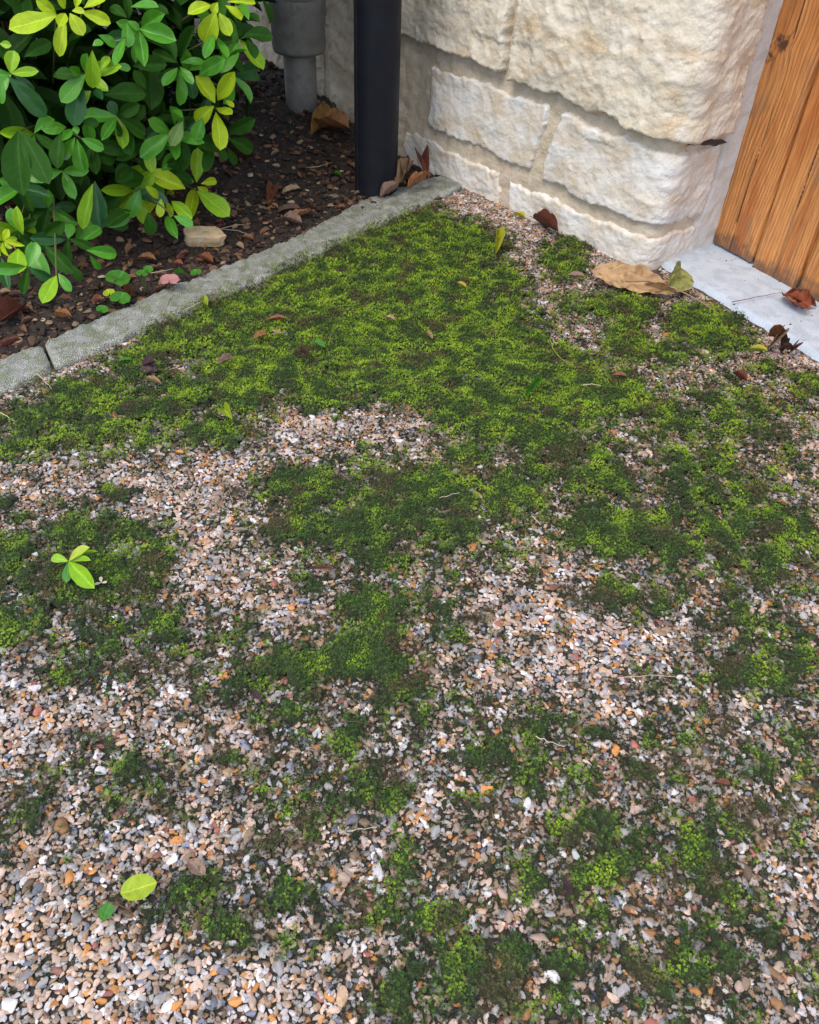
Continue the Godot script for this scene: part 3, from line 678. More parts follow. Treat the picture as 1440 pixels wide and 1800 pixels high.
func make_wall() -> void:
	var t := thing("stone_wall", "wall of rough cream limestone blocks in sandy mortar beside the gate", "wall")
	var relief := ImageTexture.create_from_image(grey_image(512, new_noise(9, 0.05, 5)))
	var stones := []
	stones.append(rough_stuff(mottled(90, Color(0.63, 0.555, 0.44), Color(0.70, 0.64, 0.55), Color(0.52, 0.39, 0.25), 7, 5, Color(0.76, 0.72, 0.65), 0.70), 3.5, 0.9, relief, 0.16))
	stones.append(rough_stuff(mottled(93, Color(0.65, 0.60, 0.54), Color(0.70, 0.69, 0.69), Color(0.56, 0.46, 0.34), 6, 5, Color(0.74, 0.72, 0.69), 0.70), 3.5, 0.9, relief, 0.16))
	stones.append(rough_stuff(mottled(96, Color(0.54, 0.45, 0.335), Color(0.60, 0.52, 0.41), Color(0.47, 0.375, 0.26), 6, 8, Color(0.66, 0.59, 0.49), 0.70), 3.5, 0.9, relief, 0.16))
	var mortar := rough_stuff(mottled(100, Color(0.53, 0.445, 0.345), Color(0.58, 0.505, 0.41), Color(0.46, 0.375, 0.27), 7, 9, Color(0.64, 0.58, 0.49), 0.68), 6.0, 0.95, relief, 0.12)
	# corners of each stone: lower start, lower end, upper end, upper start (metres along and up the wall)
	var laid := [
		[[-0.592, 0.202, -0.315, 0.202, -0.319, 0.372, -0.597, 0.372], 0.022, 0.006, 0],
		[[-0.303, 0.196, 0.116, 0.175, 0.106, 0.392, -0.314, 0.392], 0.024, 0.007, 0],
		[[-0.497, 0.077, -0.240, 0.071, -0.213, 0.183, -0.497, 0.182], 0.0105, 0.004, 1],
		[[-0.226, 0.066, 0.108, 0.063, 0.116, 0.171, -0.200, 0.181], 0.013, 0.005, 1],
		[[-0.281, -0.03, 0.118, -0.03, 0.106, 0.054, -0.286, 0.049], 0.0105, 0.004, 1],
		[[-0.568, -0.03, -0.302, -0.03, -0.304, 0.054, -0.563, 0.060], 0.009, 0.005, 1],
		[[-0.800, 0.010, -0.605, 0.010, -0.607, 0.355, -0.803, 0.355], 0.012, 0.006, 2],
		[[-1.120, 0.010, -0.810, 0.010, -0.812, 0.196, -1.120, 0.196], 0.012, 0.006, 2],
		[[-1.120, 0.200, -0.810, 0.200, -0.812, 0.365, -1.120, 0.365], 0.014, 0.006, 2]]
	for row in [[0.405, 0.56], [0.58, 0.72], [0.74, 0.93], [0.95, 1.10]]:
		var s := -1.12 + rng.randf_range(-0.05, 0.05)
		while s < 0.0:
			var e := s + rng.randf_range(0.22, 0.40)
			if e > -0.14: e = 0.10
			laid.append([[s, row[0], e - 0.015, row[0], e - 0.015, row[1], s, row[1]], 0.022, 0.008, rng.randi() % 2])
			s = e
	for k in laid.size():
		var c: Array = laid[k][0]
		var q := [Vector2(c[0], c[1]), Vector2(c[2], c[3]), Vector2(c[4], c[5]), Vector2(c[6], c[7])]
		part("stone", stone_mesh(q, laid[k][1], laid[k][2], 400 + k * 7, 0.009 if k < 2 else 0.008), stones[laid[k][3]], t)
	var lumps := new_noise(11, 22.0, 4)
	part("mortar", sheet(330, 190, func(u: float, v: float) -> Vector3:
		var s := lerpf(-1.16, 0.135, u)
		var y := lerpf(-0.10, 1.12, pow(v, 1.6))
		return wall_at(s, y, 0.0055 + 0.004 * lumps.get_noise_2d(s, y) + 0.0007 * medium.get_noise_2d(s * 2.0, y * 2.0))), mortar, t)
	part("wall_core", box_mesh([CORNER - WALL_ALONG * 1.16 - WALL_OUT * 0.03, CORNER - WALL_ALONG * 0.03 - WALL_OUT * 0.03, CORNER - WALL_ALONG * 0.03 - WALL_OUT * 0.30, CORNER - WALL_ALONG * 1.16 - WALL_OUT * 0.30], -0.1, 1.12), mortar, t)
	# strip of smooth grey render between the reveal and the gate
	var render := rough_stuff(mottled(103, Color(0.55, 0.53, 0.51), Color(0.60, 0.585, 0.575), Color(0.47, 0.44, 0.40), 6, 7, Color(0.66, 0.65, 0.64), 0.74), 4.0, 0.85, relief, 0.05)
	var strip := part("render_strip", sheet(18, 150, func(u: float, v: float) -> Vector3:
		var y := lerpf(-0.02, 1.12, v)
		var left := 0.112 - 0.030 * (1.0 - smoothstep(0.0, 0.14, y)) + 0.006 * coarse.get_noise_1d(y * 1.3)
		var s := lerpf(left, 0.162, u)
		var d := -0.012 + 0.022 * smoothstep(0.0, 0.22, u) + 0.006 * u + 0.0015 * medium.get_noise_2d(s, y)
		return wall_at(s, y, d)), render, t)
	tag(strip, "smooth pale grey strip of render against the gate")
	# dark sliver of damp course showing in the joint under the big corner stone
	var membrane := paint(Color(0.035, 0.038, 0.045), 0.5)
	var sliver := part("damp_course", sheet(14, 3, func(u: float, v: float) -> Vector3:
		var s := lerpf(0.022, 0.116, u)
		var thick := 0.0048 * pow(u, 1.2) * (1.0 - pow(u, 5.0)) * 1.5 + 0.0005
		return wall_at(s, 0.178 - 0.010 * u + (v - 0.5) * 2.0 * thick + 0.003 * medium.get_noise_1d(s), 0.007 + 0.007 * u - 0.006 * absf(v - 0.5))), membrane, t)
	tag(sliver, "dark sliver of damp course in the joint")


func box_mesh(base: Array, low: float, high: float) -> ArrayMesh:
	var st := SurfaceTool.new()
	st.begin(Mesh.PRIMITIVE_TRIANGLES)
	var n := base.size()
	st.set_smooth_group(-1)
	for k in n:
		var a: Vector3 = base[k]
		var b: Vector3 = base[(k + 1) % n]
		var p := [a + Vector3.UP * low, b + Vector3.UP * low, b + Vector3.UP * high, a + Vector3.UP * high]
		for i in [0, 2, 1, 0, 3, 2]: st.add_vertex(p[i])
	for k in range(1, n - 1):
		for i in [0, k + 1, k]: st.add_vertex(base[i] + Vector3.UP * high)
	st.generate_normals()
	return st.commit()


func make_threshold() -> void:
	var relief := ImageTexture.create_from_image(grey_image(256, new_noise(13, 0.08, 4)))
	var m := rough_stuff(mottled(110, Color(0.42, 0.485, 0.59), Color(0.47, 0.535, 0.64), Color(0.37, 0.43, 0.525), 6, 8, Color(0.58, 0.64, 0.72), 0.70), 4.0, 0.75, relief, 0.04)
	var o := part("concrete_threshold", sheet(150, 40, func(u: float, v: float) -> Vector3:
		var s := lerpf(-0.14, 1.3, u)
		var off := lerpf(0.128, -0.30, v) + 0.004 * medium.get_noise_1d(s * 0.8) * (1.0 - v)
		var drop := 0.03 if v == 0.0 else 0.0
		return GATE_START + GATE_ALONG * s + GATE_OUT * off + Vector3.UP * (SLAB_TOP - drop + 0.0006 * medium.get_noise_2d(s, off))), m, self)
	tag(o, "", "", "", "structure")
	# grit and crumbs of dirt washed onto it, most along its edges
	var grit := paint(Color.WHITE, 0.9)
	grit.vertex_color_use_as_albedo = true
	var rows := PackedFloat32Array()
	for i in 170:
		var off := 0.125 - 0.125 * pow(rng.randf(), 2.0) if i % 2 else 0.03 * pow(rng.randf(), 2.0)
		var p := GATE_START + GATE_ALONG * rng.randf_range(-0.05, 0.5) + GATE_OUT * off
		var size := 0.0003 + 0.0011 * pow(rng.randf(), 4.0)
		var c: Color = [Color(0.05, 0.04, 0.03), Color(0.10, 0.07, 0.05), Color(0.03, 0.03, 0.03), Color(0.36, 0.27, 0.21)][rng.randi() % 4]
		push(rows, Transform3D(Basis(Vector3.UP, rng.randf() * TAU).scaled_local(Vector3(size * 1.5, size * 0.6, size)), p + Vector3.UP * (SLAB_TOP + size * 0.3)), c)
	tag(scatter("grit", pebble_mesh(333, 1), grit, rows, o), "", "", "", "stuff")


func plank_image(number: int, knots: Array) -> Image:
	var w := 192
	var h := 1152
	var bend := new_noise(number, 0.0016, 3)
	var tint := new_noise(number + 1, 0.0022, 4)
	var hair := new_noise(number + 2, 0.11, 2)
	var stain := new_noise(number + 3, 0.012, 4)
	var streak := new_noise(number + 4, 0.05, 3)
	var im := Image.create(w, h, false, Image.FORMAT_RGB8)
	for y in h:
		for x in w:
			var px := float(x)
			var dark := 0.0
			for k in knots:
				var dx: float = (x - k[0]) / float(k[2])
				var dy: float = (y - k[1]) / float(k[3])
				var d := sqrt(dx * dx + dy * dy)
				px += 16.0 * signf(dx) * exp(-d * d * 0.35) * minf(absf(dx) * 2.0, 1.0)
				dark = maxf(dark, 1.0 - smoothstep(0.35, 1.0, d + 0.8 * stain.get_noise_2d(x * 3.0, y * 3.0)))
			var rings := px * 0.10 + 4.5 * bend.get_noise_2d(px * 2.0, y * 0.45) + 0.0008 * y
			var f := rings - floorf(rings)
			var late := smoothstep(0.35, 0.92, f) * (1.0 - smoothstep(0.92, 1.0, f))
			late *= 0.75 + 0.9 * streak.get_noise_2d(px * 0.7, y * 0.02)
			var k1 := smoothstep(-0.35, 0.45, tint.get_noise_2d(x * 5.0, y * 0.5))
			var col := Color(0.63, 0.27, 0.082).lerp(Color(0.47, 0.150, 0.032), k1)
			col = col.lerp(Color(0.145, 0.046, 0.013), clampf(late, 0.0, 1.0) * 0.62)
			col = col.lerp(Color(0.28, 0.10, 0.026), 0.45 * smoothstep(0.12, 0.45, streak.get_noise_2d(px * 1.1 + 400, y * 0.018)))
			col = col * (0.90 + 0.25 * hair.get_noise_2d(x * 1.5, y * 0.12))
			var weather := smoothstep(0.25, 0.6, stain.get_noise_2d(x * 1.2, y * 0.35))
			col = col.lerp(Color(0.22, 0.135, 0.085), weather * 0.35)
			# dirt and damp staining on the end grain
			var damp := 1.0 - smoothstep(8.0, 62.0, h - 1 - y + 34.0 * stain.get_noise_2d(x * 2.0, y * 2.0))
			col = col.lerp(Color(0.085, 0.055, 0.04), clampf(damp, 0.0, 1.0) * 0.75)
			if hair.get_noise_2d(x * 9.0 + 900, y * 6.0) > 0.62 and stain.get_noise_2d(x, y) > -0.1: col = col.lerp(Color(0.06, 0.04, 0.03), 0.7)
			col = col.lerp(Color(0.045, 0.026, 0.018), dark * 0.9)
			im.set_pixel(x, y, Color(col.r, col.g, col.b).clamp().linear_to_srgb())
	return im


func make_gate() -> void:
	var t := thing("wooden_gate", "weathered orange brown gate of vertical timber boards beside the stone wall", "gate")
	var materials := []
	# knots: across, down, half width, half height in texture pixels (down is measured from 0.6 m up)
	var knots := [[[16, 636, 44, 26], [68, 604, 26, 20]], [], [[120, 300, 18, 26]]]
	for k in 3:
		var im := plank_image(500 + k * 10, knots[k])
		var m := paint(Color.WHITE, 0.62)
		m.albedo_texture = ImageTexture.create_from_image(im)
		m.heightmap_enabled = true
		m.heightmap_texture = m.albedo_texture
		m.heightmap_scale = 0.06
		materials.append(m)
	var edges := [-0.006, 0.0945, 0.1805, 0.300, 0.395, 0.50, 0.60, 0.70, 0.80]
	var low := [0.010, 0.004, 0.006, 0.008, 0.008, 0.008, 0.008, 0.008]
	for k in edges.size() - 1:
		var a: float = edges[k] + 0.0017
		var b: float = edges[k + 1] - 0.0017
		var bottom: float = low[k]
		var wav := new_noise(560 + k, 9.0, 2)
		# across the board: back edge, chamfer, face, chamfer, back edge
		var o := part("board", sheet(26, 120, func(u: float, v: float) -> Vector3:
			var i := roundi(u * 26)
			var y := lerpf(bottom, 1.15, pow(v, 1.5))
			if v > 0.0: y += 0.0012 * wav.get_noise_1d(y)
			elif u > 0.0 and u < 1.0: y += 0.002 * wav.get_noise_1d(u * 0.3)
			var depth := 0.0
			var x := 0.0
			if i == 0 or i == 26: depth = -0.022
			elif i == 1 or i == 25: depth = -0.0040
			else: x = 0.0030
			if i > 13: x = -x
			var s := lerpf(a, b, 0.0 if i <= 1 else (1.0 if i >= 25 else (i - 2) / 22.0)) + x
			if k == 0 and i <= 3: s += 0.003 * coarse.get_noise_1d(y * 2.0 + 4.0)
			return GATE_START + GATE_ALONG * s + GATE_OUT * (depth + 0.0012 * wav.get_noise_2d(s * 3.0, y * 0.4) + (0.0015 if k % 2 else 0.0)) + Vector3.UP * y), materials[k % 3], t)
		scale_uv(o, 0.6, 1.15, bottom)
		part("board_end", box_mesh([GATE_START + GATE_ALONG * a - GATE_OUT * 0.021, GATE_START + GATE_ALONG * a - GATE_OUT * 0.003, GATE_START + GATE_ALONG * b - GATE_OUT * 0.003, GATE_START + GATE_ALONG * b - GATE_OUT * 0.021], bottom + 0.001, bottom + 0.006), tones["bark"], o)
	part("gap_light_stop", box_mesh([GATE_START - GATE_ALONG * 0.05 - GATE_OUT * 0.06, GATE_START - GATE_ALONG * 0.05 - GATE_OUT * 0.024, GATE_START + GATE_ALONG * 0.80 - GATE_OUT * 0.024, GATE_START + GATE_ALONG * 0.80 - GATE_OUT * 0.06], 0.06, 1.12), materials[1], t)  # unseen panel added behind the boards to stop light through the gaps


# lays the grain picture out so that its lower end sits at the board's foot
func scale_uv(o: MeshInstance3D, tall: float, high: float, bottom: float) -> void:
	var arrays: Array = o.mesh.surface_get_arrays(0)
	var uv: PackedVector2Array = arrays[Mesh.ARRAY_TEX_UV]
	for i in uv.size():
		var y := lerpf(bottom, high, pow(uv[i].y, 1.5))
		uv[i] = Vector2(uv[i].x * 0.98 + 0.01, 0.999 - (y - bottom) / tall)
	arrays[Mesh.ARRAY_TEX_UV] = uv
	var mesh := ArrayMesh.new()
	mesh.add_surface_from_arrays(Mesh.PRIMITIVE_TRIANGLES, arrays)
	o.mesh = mesh


func make_pipes() -> void:
	var at := Vector3(-0.085, 0, -1.426)
	var t := thing("downpipe", "black plastic downpipe standing in the soil between kerb and wall", "pipe", at)
	var black := rough_stuff(mottled(120, Color(0.009, 0.010, 0.015), Color(0.010, 0.012, 0.018), Color(0.012, 0.013, 0.018), 5, 10, Color(0.10, 0.10, 0.10), 0.88), 4.0, 0.45, null, 0)
	black.metallic_specular = 0.3
	var profile := [Vector2(0.0, -0.04), Vector2(0.034, -0.04)]
	for k in 31: profile.append(Vector2(0.0362, -0.035 + k * 0.045))
	part("tube", lathe(profile, 40), black, t)
	var seam := part("seam", tube([Vector3(0, -0.03, 0), Vector3(0, 0.6, 0), Vector3(0, 1.31, 0)], 0.0016, 8, 1.0), black, t)
	seam.position = Vector3(-0.030, 0, 0.0205)
	at = Vector3(-0.249, 0.050, -1.723)
	t = thing("drain_pipe", "grey plastic drain pipe with wide socket in the shaded corner behind the shrub", "pipe", at)
	var grey := rough_stuff(mottled(124, Color(0.19, 0.185, 0.165), Color(0.22, 0.21, 0.19), Color(0.15, 0.14, 0.12), 5, 8, Color(0.28, 0.26, 0.23), 0.8), 4.0, 0.6, null, 0)
	part("tube", lathe([Vector2(0.0, -0.03), Vector2(0.0305, -0.03), Vector2(0.0305, 0.03), Vector2(0.0305, 0.08), Vector2(0.0305, 0.13)], 36), grey, t)
	var socket := part("socket", lathe([Vector2(0.030, 0.098), Vector2(0.046, 0.098), Vector2(0.0485, 0.101), Vector2(0.050, 0.106), Vector2(0.050, 0.155), Vector2(0.0515, 0.158), Vector2(0.0515, 0.205), Vector2(0.050, 0.208), Vector2(0.050, 0.30), Vector2(0.054, 0.303), Vector2(0.054, 0.33), Vector2(0.04, 0.335), Vector2(0.04, 0.7)], 40), grey, t)
	for k in 2:
		var lug := part("lug", sheet(16, 8, func(u: float, v: float) -> Vector3:
			var a := lerpf(-0.5, 0.5, u) + 0.25
			var out := 0.050 + 0.006 * pow(sin(v * PI), 0.5) * pow(maxf(sin(u * PI), 0.0), 0.25)
			return Vector3(sin(a) * out, 0.186 + k * 0.022 + v * 0.012, cos(a) * out)), grey, socket)
		lug.position = Vector3.ZERO


# ================================================================ gravel and moss

func push(rows: PackedFloat32Array, t: Transform3D, c: Color) -> void:
	var b := t.basis
	rows.append_array([b.x.x, b.y.x, b.z.x, t.origin.x, b.x.y, b.y.y, b.z.y, t.origin.y, b.x.z, b.y.z, b.z.z, t.origin.z, c.r, c.g, c.b, 1.0])


func scatter(called: String, mesh: Mesh, m: Material, rows: PackedFloat32Array, parent: Node) -> MultiMeshInstance3D:
	var mm := MultiMesh.new()
	mm.transform_format = MultiMesh.TRANSFORM_3D
	mm.use_colors = true
	mm.mesh = mesh
	mm.instance_count = rows.size() / 16
	mm.buffer = rows
	var o := MultiMeshInstance3D.new()
	o.name = called
	o.multimesh = mm
	o.material_override = m
	parent.add_child(o, true)
	return o


# a worn, slightly faceted stone of radius one
func pebble_mesh(number: int, detail: int) -> ArrayMesh:
	var r := RandomNumberGenerator.new()
	r.seed = number
	var phi := (1.0 + sqrt(5.0)) / 2.0
	var v: Array = []
	for p in [[-1, phi, 0], [1, phi, 0], [-1, -phi, 0], [1, -phi, 0], [0, -1, phi], [0, 1, phi], [0, -1, -phi], [0, 1, -phi], [phi, 0, -1], [phi, 0, 1], [-phi, 0, -1], [-phi, 0, 1]]:
		v.append(Vector3(p[0], p[1], p[2]).normalized())
	var f := [0, 11, 5, 0, 5, 1, 0, 1, 7, 0, 7, 10, 0, 10, 11, 1, 5, 9, 5, 11, 4, 11, 10, 2, 10, 7, 6, 7, 1, 8, 3, 9, 4, 3, 4, 2, 3, 2, 6, 3, 6, 8, 3, 8, 9, 4, 9, 5, 2, 4, 11, 6, 2, 10, 8, 6, 7, 9, 8, 1]
	for d in detail:
		var made := {}
		var next := []
		for k in range(0, f.size(), 3):
			var mid := []
			for e in 3:
				var a: int = f[k + e]
				var b: int = f[k + (e + 1) % 3]
				var key := Vector2i(mini(a, b), maxi(a, b))
				if not made.has(key):
					made[key] = v.size()
					v.append(((v[a] + v[b]) * 0.5).normalized())
				mid.append(made[key])
			next.append_array([f[k], mid[0], mid[2], f[k + 1], mid[1], mid[0], f[k + 2], mid[2], mid[1], mid[0], mid[1], mid[2]])
		f = next
	var planes := []
	for k in 11: planes.append([Vector3(r.randfn(), r.randfn(), r.randfn()).normalized(), r.randf_range(0.44, 0.72)])
	var st := SurfaceTool.new()
	st.begin(Mesh.PRIMITIVE_TRIANGLES)
	for p in v:
		var q: Vector3 = p
		for c in planes:
			var d: float = q.dot(c[0])
			if d > c[1]: q -= c[0] * (d - c[1])
		q *= 1.24 + r.randf_range(-0.03, 0.03)
		var k := r.randf_range(0.66, 1.28)
		st.set_color(Color(k, k * r.randf_range(0.95, 1.03), k * r.randf_range(0.92, 1.05)))
		st.add_vertex(q)
	for k in range(0, f.size(), 3):
		st.add_index(f[k])
		st.add_index(f[k + 2])
		st.add_index(f[k + 1])
	st.generate_normals()
	return st.commit()


# how strongly moss grows here: kept on a grid of 8 mm and read between its points
var moss_grid := PackedFloat32Array()
const GRID_X := -0.9
const GRID_Z := -1.65
const GRID_STEP := 0.008
const GRID_NX := 226
const GRID_NZ := 215

func fill_moss_grid() -> void:
	moss_grid.resize(GRID_NX * GRID_NZ)
	moss_grid.fill(-0.34)
	for p in moss_patches:
		var rx: float = p[2] * 1.75
		var rz: float = p[3] * 1.75
		for j in range(maxi(0, int((p[1] - rz - GRID_Z) / GRID_STEP)), mini(GRID_NZ, int((p[1] + rz - GRID_Z) / GRID_STEP) + 2)):
			for i in range(maxi(0, int((p[0] - rx - GRID_X) / GRID_STEP)), mini(GRID_NX, int((p[0] + rx - GRID_X) / GRID_STEP) + 2)):
				var dx: float = (GRID_X + i * GRID_STEP - p[0]) / rx
				var dz: float = (GRID_Z + j * GRID_STEP - p[1]) / rz
				var d := dx * dx + dz * dz
				if d < 1.0:
					var k := j * GRID_NX + i
					moss_grid[k] = maxf(moss_grid[k], -0.34 + (p[4] + 0.36) * 1.25 * (1.0 - sqrt(d)))


func moss_level(x: float, z: float) -> float:
	var gx := clampf((x - GRID_X) / GRID_STEP, 0.0, GRID_NX - 1.01)
	var gz := clampf((z - GRID_Z) / GRID_STEP, 0.0, GRID_NZ - 1.01)
	var i := int(gx)
	var j := int(gz)
	var k := j * GRID_NX + i
	var fx := gx - i
	return lerpf(lerpf(moss_grid[k], moss_grid[k + 1], fx), lerpf(moss_grid[k + GRID_NX], moss_grid[k + GRID_NX + 1], fx), gz - j)


func moss_vigour(x: float, z: float) -> float:
	return moss_level(x, z) + 0.55 * medium.get_noise_2d(x, z) + 0.62 * fine.get_noise_2d(x, z) + 0.30 * coarse.get_noise_2d(x * 2.0, z * 2.0)


func on_path(x: float, z: float) -> bool:
	if kerb_distance(x, z) > 0.0005 or wall_distance(x, z) < 0.004 and x < 0.36: return false
	var g := Vector3(x, 0, z) - GATE_START
	return g.dot(GATE_OUT) > 0.127


func in_reach(x: float, z: float) -> bool:
	return absf(x) < 0.34 + 0.40 * absf(z)


func make_gravel() -> void:
	fill_moss_grid()
	var path := get_node("gravel_path")
	var kinds := [[0.14, Color(0.60, 0.57, 0.575)], [0.18, Color(0.44, 0.40, 0.415)], [0.34, Color(0.52, 0.37, 0.30)], [0.13, Color(0.40, 0.26, 0.165)], [0.07, Color(0.50, 0.215, 0.062)], [0.05, Color(0.21, 0.115, 0.066)], [0.045, Color(0.18, 0.19, 0.26)], [0.015, Color(0.035, 0.037, 0.05)], [0.03, Color(0.33, 0.115, 0.09)]]
	var stone := paint(Color.WHITE, 0.58)
	stone.vertex_color_use_as_albedo = true
	stone.metallic_specular = 0.4
	var shapes := []
	var rows := []
	for k in 8:
		shapes.append(pebble_mesh(200 + k, 2 if k < 4 else 1))
		rows.append(PackedFloat32Array())
	var near := []
	var step := 0.0043
	for layer in 2:
		var z := -1.60
		var odd := 0
		while z < -0.02:
			var x := -0.95 + (step * 0.5 if odd % 2 else 0.0) + layer * step * 0.3
			while x < 0.95:
				var px := x + rng.randf_range(-0.34, 0.34) * step
				var pz := z + rng.randf_range(-0.34, 0.34) * step + layer * step * 0.4
				x += step
				if not in_reach(px, pz) or not on_path(px, pz): continue
				if layer == 1 and rng.randf() > 0.62: continue
				var m := moss_vigour(px, pz)
				if m > 1.05 or (m > 0.12 and layer == 0 and rng.randf() < 0.38) or (m > 0.12 and layer == 1): continue
				var pick := rng.randf()
				var c := Color.WHITE
				for k in kinds:
					c = k[1]
					pick -= k[0]
					if pick < 0: break
				# stones differ in tone; some are grimy all over
				c = c * rng.randf_range(0.78, 1.25)
				var grime := smoothstep(0.05, 0.55, 0.5 * medium.get_noise_2d(px + 5.0, pz) + 0.35 * rng.randf() + 0.4 * m + 0.18)
				c = c.lerp(Color(0.060, 0.055, 0.042), grime * 0.62)
				var size := step * rng.randf_range(0.40, 0.62) * (0.52 if layer == 1 else 1.0)
				if layer == 0 and rng.randf() < 0.12: size *= rng.randf_range(1.2, 1.75)
				var flat := rng.randf_range(0.50, 0.75)
				var basis := Basis(Vector3.UP, rng.randf() * TAU) * Basis(Vector3.RIGHT, rng.randf_range(-0.28, 0.28))
				basis = basis.scaled_local(Vector3(size * rng.randf_range(0.95, 1.4), size * flat, size * rng.randf_range(0.8, 1.05)))
				var y := size * flat * rng.randf_range(0.15, 0.50) + (0.0012 if layer == 1 else 0.0)
				var t := Transform3D(basis, Vector3(px, y, pz))
				c.a = 1.0
				if layer == 0 and m < -0.05 and pz > -0.42 and absf(px) < 0.10 + 0.42 * absf(pz) and size > 0.0024 and near.size() < 300 and pz < -0.155:
					near.append([t, c])
				else:
					push(rows[rng.randi() % 8] if pz > -0.7 else rows[4 + rng.randi() % 4], t, c)
			z += step * 0.87
			odd += 1
	for k in 8:
		var o := scatter(["gravel", "gravel", "gravel", "gravel", "fine_gravel", "fine_gravel", "fine_gravel", "fine_gravel"][k], shapes[k], stone, rows[k], path)
		tag(o, "", "", "", "stuff")
	# the largest pebbles in view, each a piece of its own
	var paints := {}
	for k in near.size():
		var c: Color = near[k][1]
		var key := Vector3i(int(c.r * 16), int(c.g * 18), int(c.b * 18))
		if not paints.has(key):
			var p := paint(c, 0.58)
			p.vertex_color_use_as_albedo = true
			p.metallic_specular = 0.4
			paints[key] = p
		part("pebble", shapes[k % 4], paints[key], path).transform = near[k][0]


# one moss shoot: two whorls of narrow pointed leaves
func shoot_mesh(number: int) -> ArrayMesh:
	var r := RandomNumberGenerator.new()
	r.seed = number
	var st := SurfaceTool.new()
	st.begin(Mesh.PRIMITIVE_TRIANGLES)
	st.set_smooth_group(-1)
	for ring in [[6, 0.95, 0.35, 0.0], [4, 0.55, 0.85, 0.3]]:
		for k in ring[0]:
			var a: float = (k + r.randf_range(-0.3, 0.3)) / ring[0] * TAU
			var out := Vector3(cos(a), 0, sin(a))
			var side := Vector3(-sin(a), 0, cos(a)) * r.randf_range(0.13, 0.2)
			var base := Vector3(0, ring[3], 0)
			var tip: Vector3 = out * ring[1] * r.randf_range(0.8, 1.15) + Vector3(0, ring[3] + ring[2] * r.randf_range(0.7, 1.2), 0)
			var mid: Vector3 = base.lerp(tip, 0.45) + Vector3(0, 0.12, 0)
			var tone := r.randf_range(0.8, 1.2)
			for p in [base, mid + side, mid - side, mid + side, tip, mid - side]:
				st.set_color(Color(tone, tone, tone))
				st.add_vertex(p)
	st.generate_normals()
	return st.commit()


func make_moss() -> void:
	var green := paint(Color.WHITE, 0.75)
	green.vertex_color_use_as_albedo = true
	var rows := []
	var shapes := []
	for k in 3:
		rows.append(PackedFloat32Array())
		shapes.append(shoot_mesh(700 + k))
	var hue := new_noise(15, 26.0, 4)
	var dry := new_noise(16, 17.0, 3)
	var z := -1.58
	while z < -0.03:
		var step := 0.00145 + 0.0008 * smoothstep(0.35, 1.3, -z)
		var x := -0.95
		while x < 0.95:
			var px := x + rng.randf_range(-0.5, 0.5) * step
			var pz := z + rng.randf_range(-0.5, 0.5) * step
			x += step
			if absf(px) > 0.32 + 0.40 * absf(pz): continue
			var level := moss_level(px, pz)
			if level < -0.6: continue
			if not on_path(px, pz): continue
			var m := moss_vigour(px, pz)
			if m < -0.08 or (m < 0.14 and rng.randf() < 0.45): continue
			var lush := smoothstep(0.05, 0.85, m)
			var mound := smoothstep(0.30, 1.0, -cells.get_noise_2d(px + 0.006 * medium.get_noise_2d(px, pz), pz + 0.006 * medium.get_noise_2d(pz, px)))
			var y := 0.0004 + 0.0050 * smoothstep(0.10, 0.95, m) + lush * 0.006 * mound + rng.randf_range(-0.0014, 0.0010)
			y += 0.007 * smoothstep(-0.016, 0.002, kerb_distance(px, pz)) * smoothstep(0.1, 0.6, m)   # it climbs the kerb
			var size := step * rng.randf_range(0.55, 1.05)
			# colour of the plant itself: fresh, deep or dry, in patches
			var h := hue.get_noise_2d(px, pz) + 0.40 * fine.get_noise_2d(px + 2.0, pz) + rng.randf_range(-0.15, 0.15)
			h -= 0.34 * smoothstep(-0.25, 0.25, (pz + 0.68) * 1.6 + 0.8 * coarse.get_noise_2d(px + 7.0, pz))   # a darker kind grows on the open path
			var c := Color(0.040, 0.090, 0.012).lerp(Color(0.205, 0.335, 0.014), smoothstep(-0.45, 0.30, h))
			c = c.lerp(Color(0.32, 0.41, 0.019), smoothstep(0.15, 0.75, h))
			c = c.lerp(Color(0.016, 0.022, 0.011), 1.0 - smoothstep(0.08, 0.66, m + 0.30 * h))
			var brown := smoothstep(0.16, 0.5, dry.get_noise_2d(px, pz) + 0.3 * fine.get_noise_2d(px, pz + 4.0))
			brown = maxf(brown, smoothstep(-0.045, -0.010, kerb_distance(px, pz)) * smoothstep(-0.2, 0.3, fine.get_noise_2d(px + 9.0, pz)))   # dead brown moss along the kerb
			c = c.lerp(Color(0.085, 0.058, 0.028), brown * 0.8)
			c = c * (0.50 + 1.05 * rng.randf())
			var basis := Basis(Vector3.UP, rng.randf() * TAU) * Basis(Vector3.RIGHT, rng.randf_range(-0.5, 0.5))
			basis = basis.scaled_local(Vector3(size, size * rng.randf_range(0.8, 1.5), size))
			push(rows[rng.randi() % 3], Transform3D(basis, Vector3(px, y, pz)), c)
		z += step
	var t := thing("moss", "carpet of green moss cushions creeping over the gravel path", "moss")
	tag(t, "", "", "", "stuff")
	for k in 3:
		var o := scatter("shoots", shapes[k], green, rows[k], t)
		tag(o, "", "", "", "stuff")
	# the soft mat of old growth under the shoots, wherever the cushion is thick
	var mat := rough_stuff(mottled(130, Color(0.014, 0.022, 0.007), Color(0.028, 0.040, 0.009), Color(0.022, 0.017, 0.009), 14, 30, Color(0.05, 0.07, 0.012), 0.72), 12.0, 0.95, null, 0)
	part("mat", moss_mat(), mat, t)


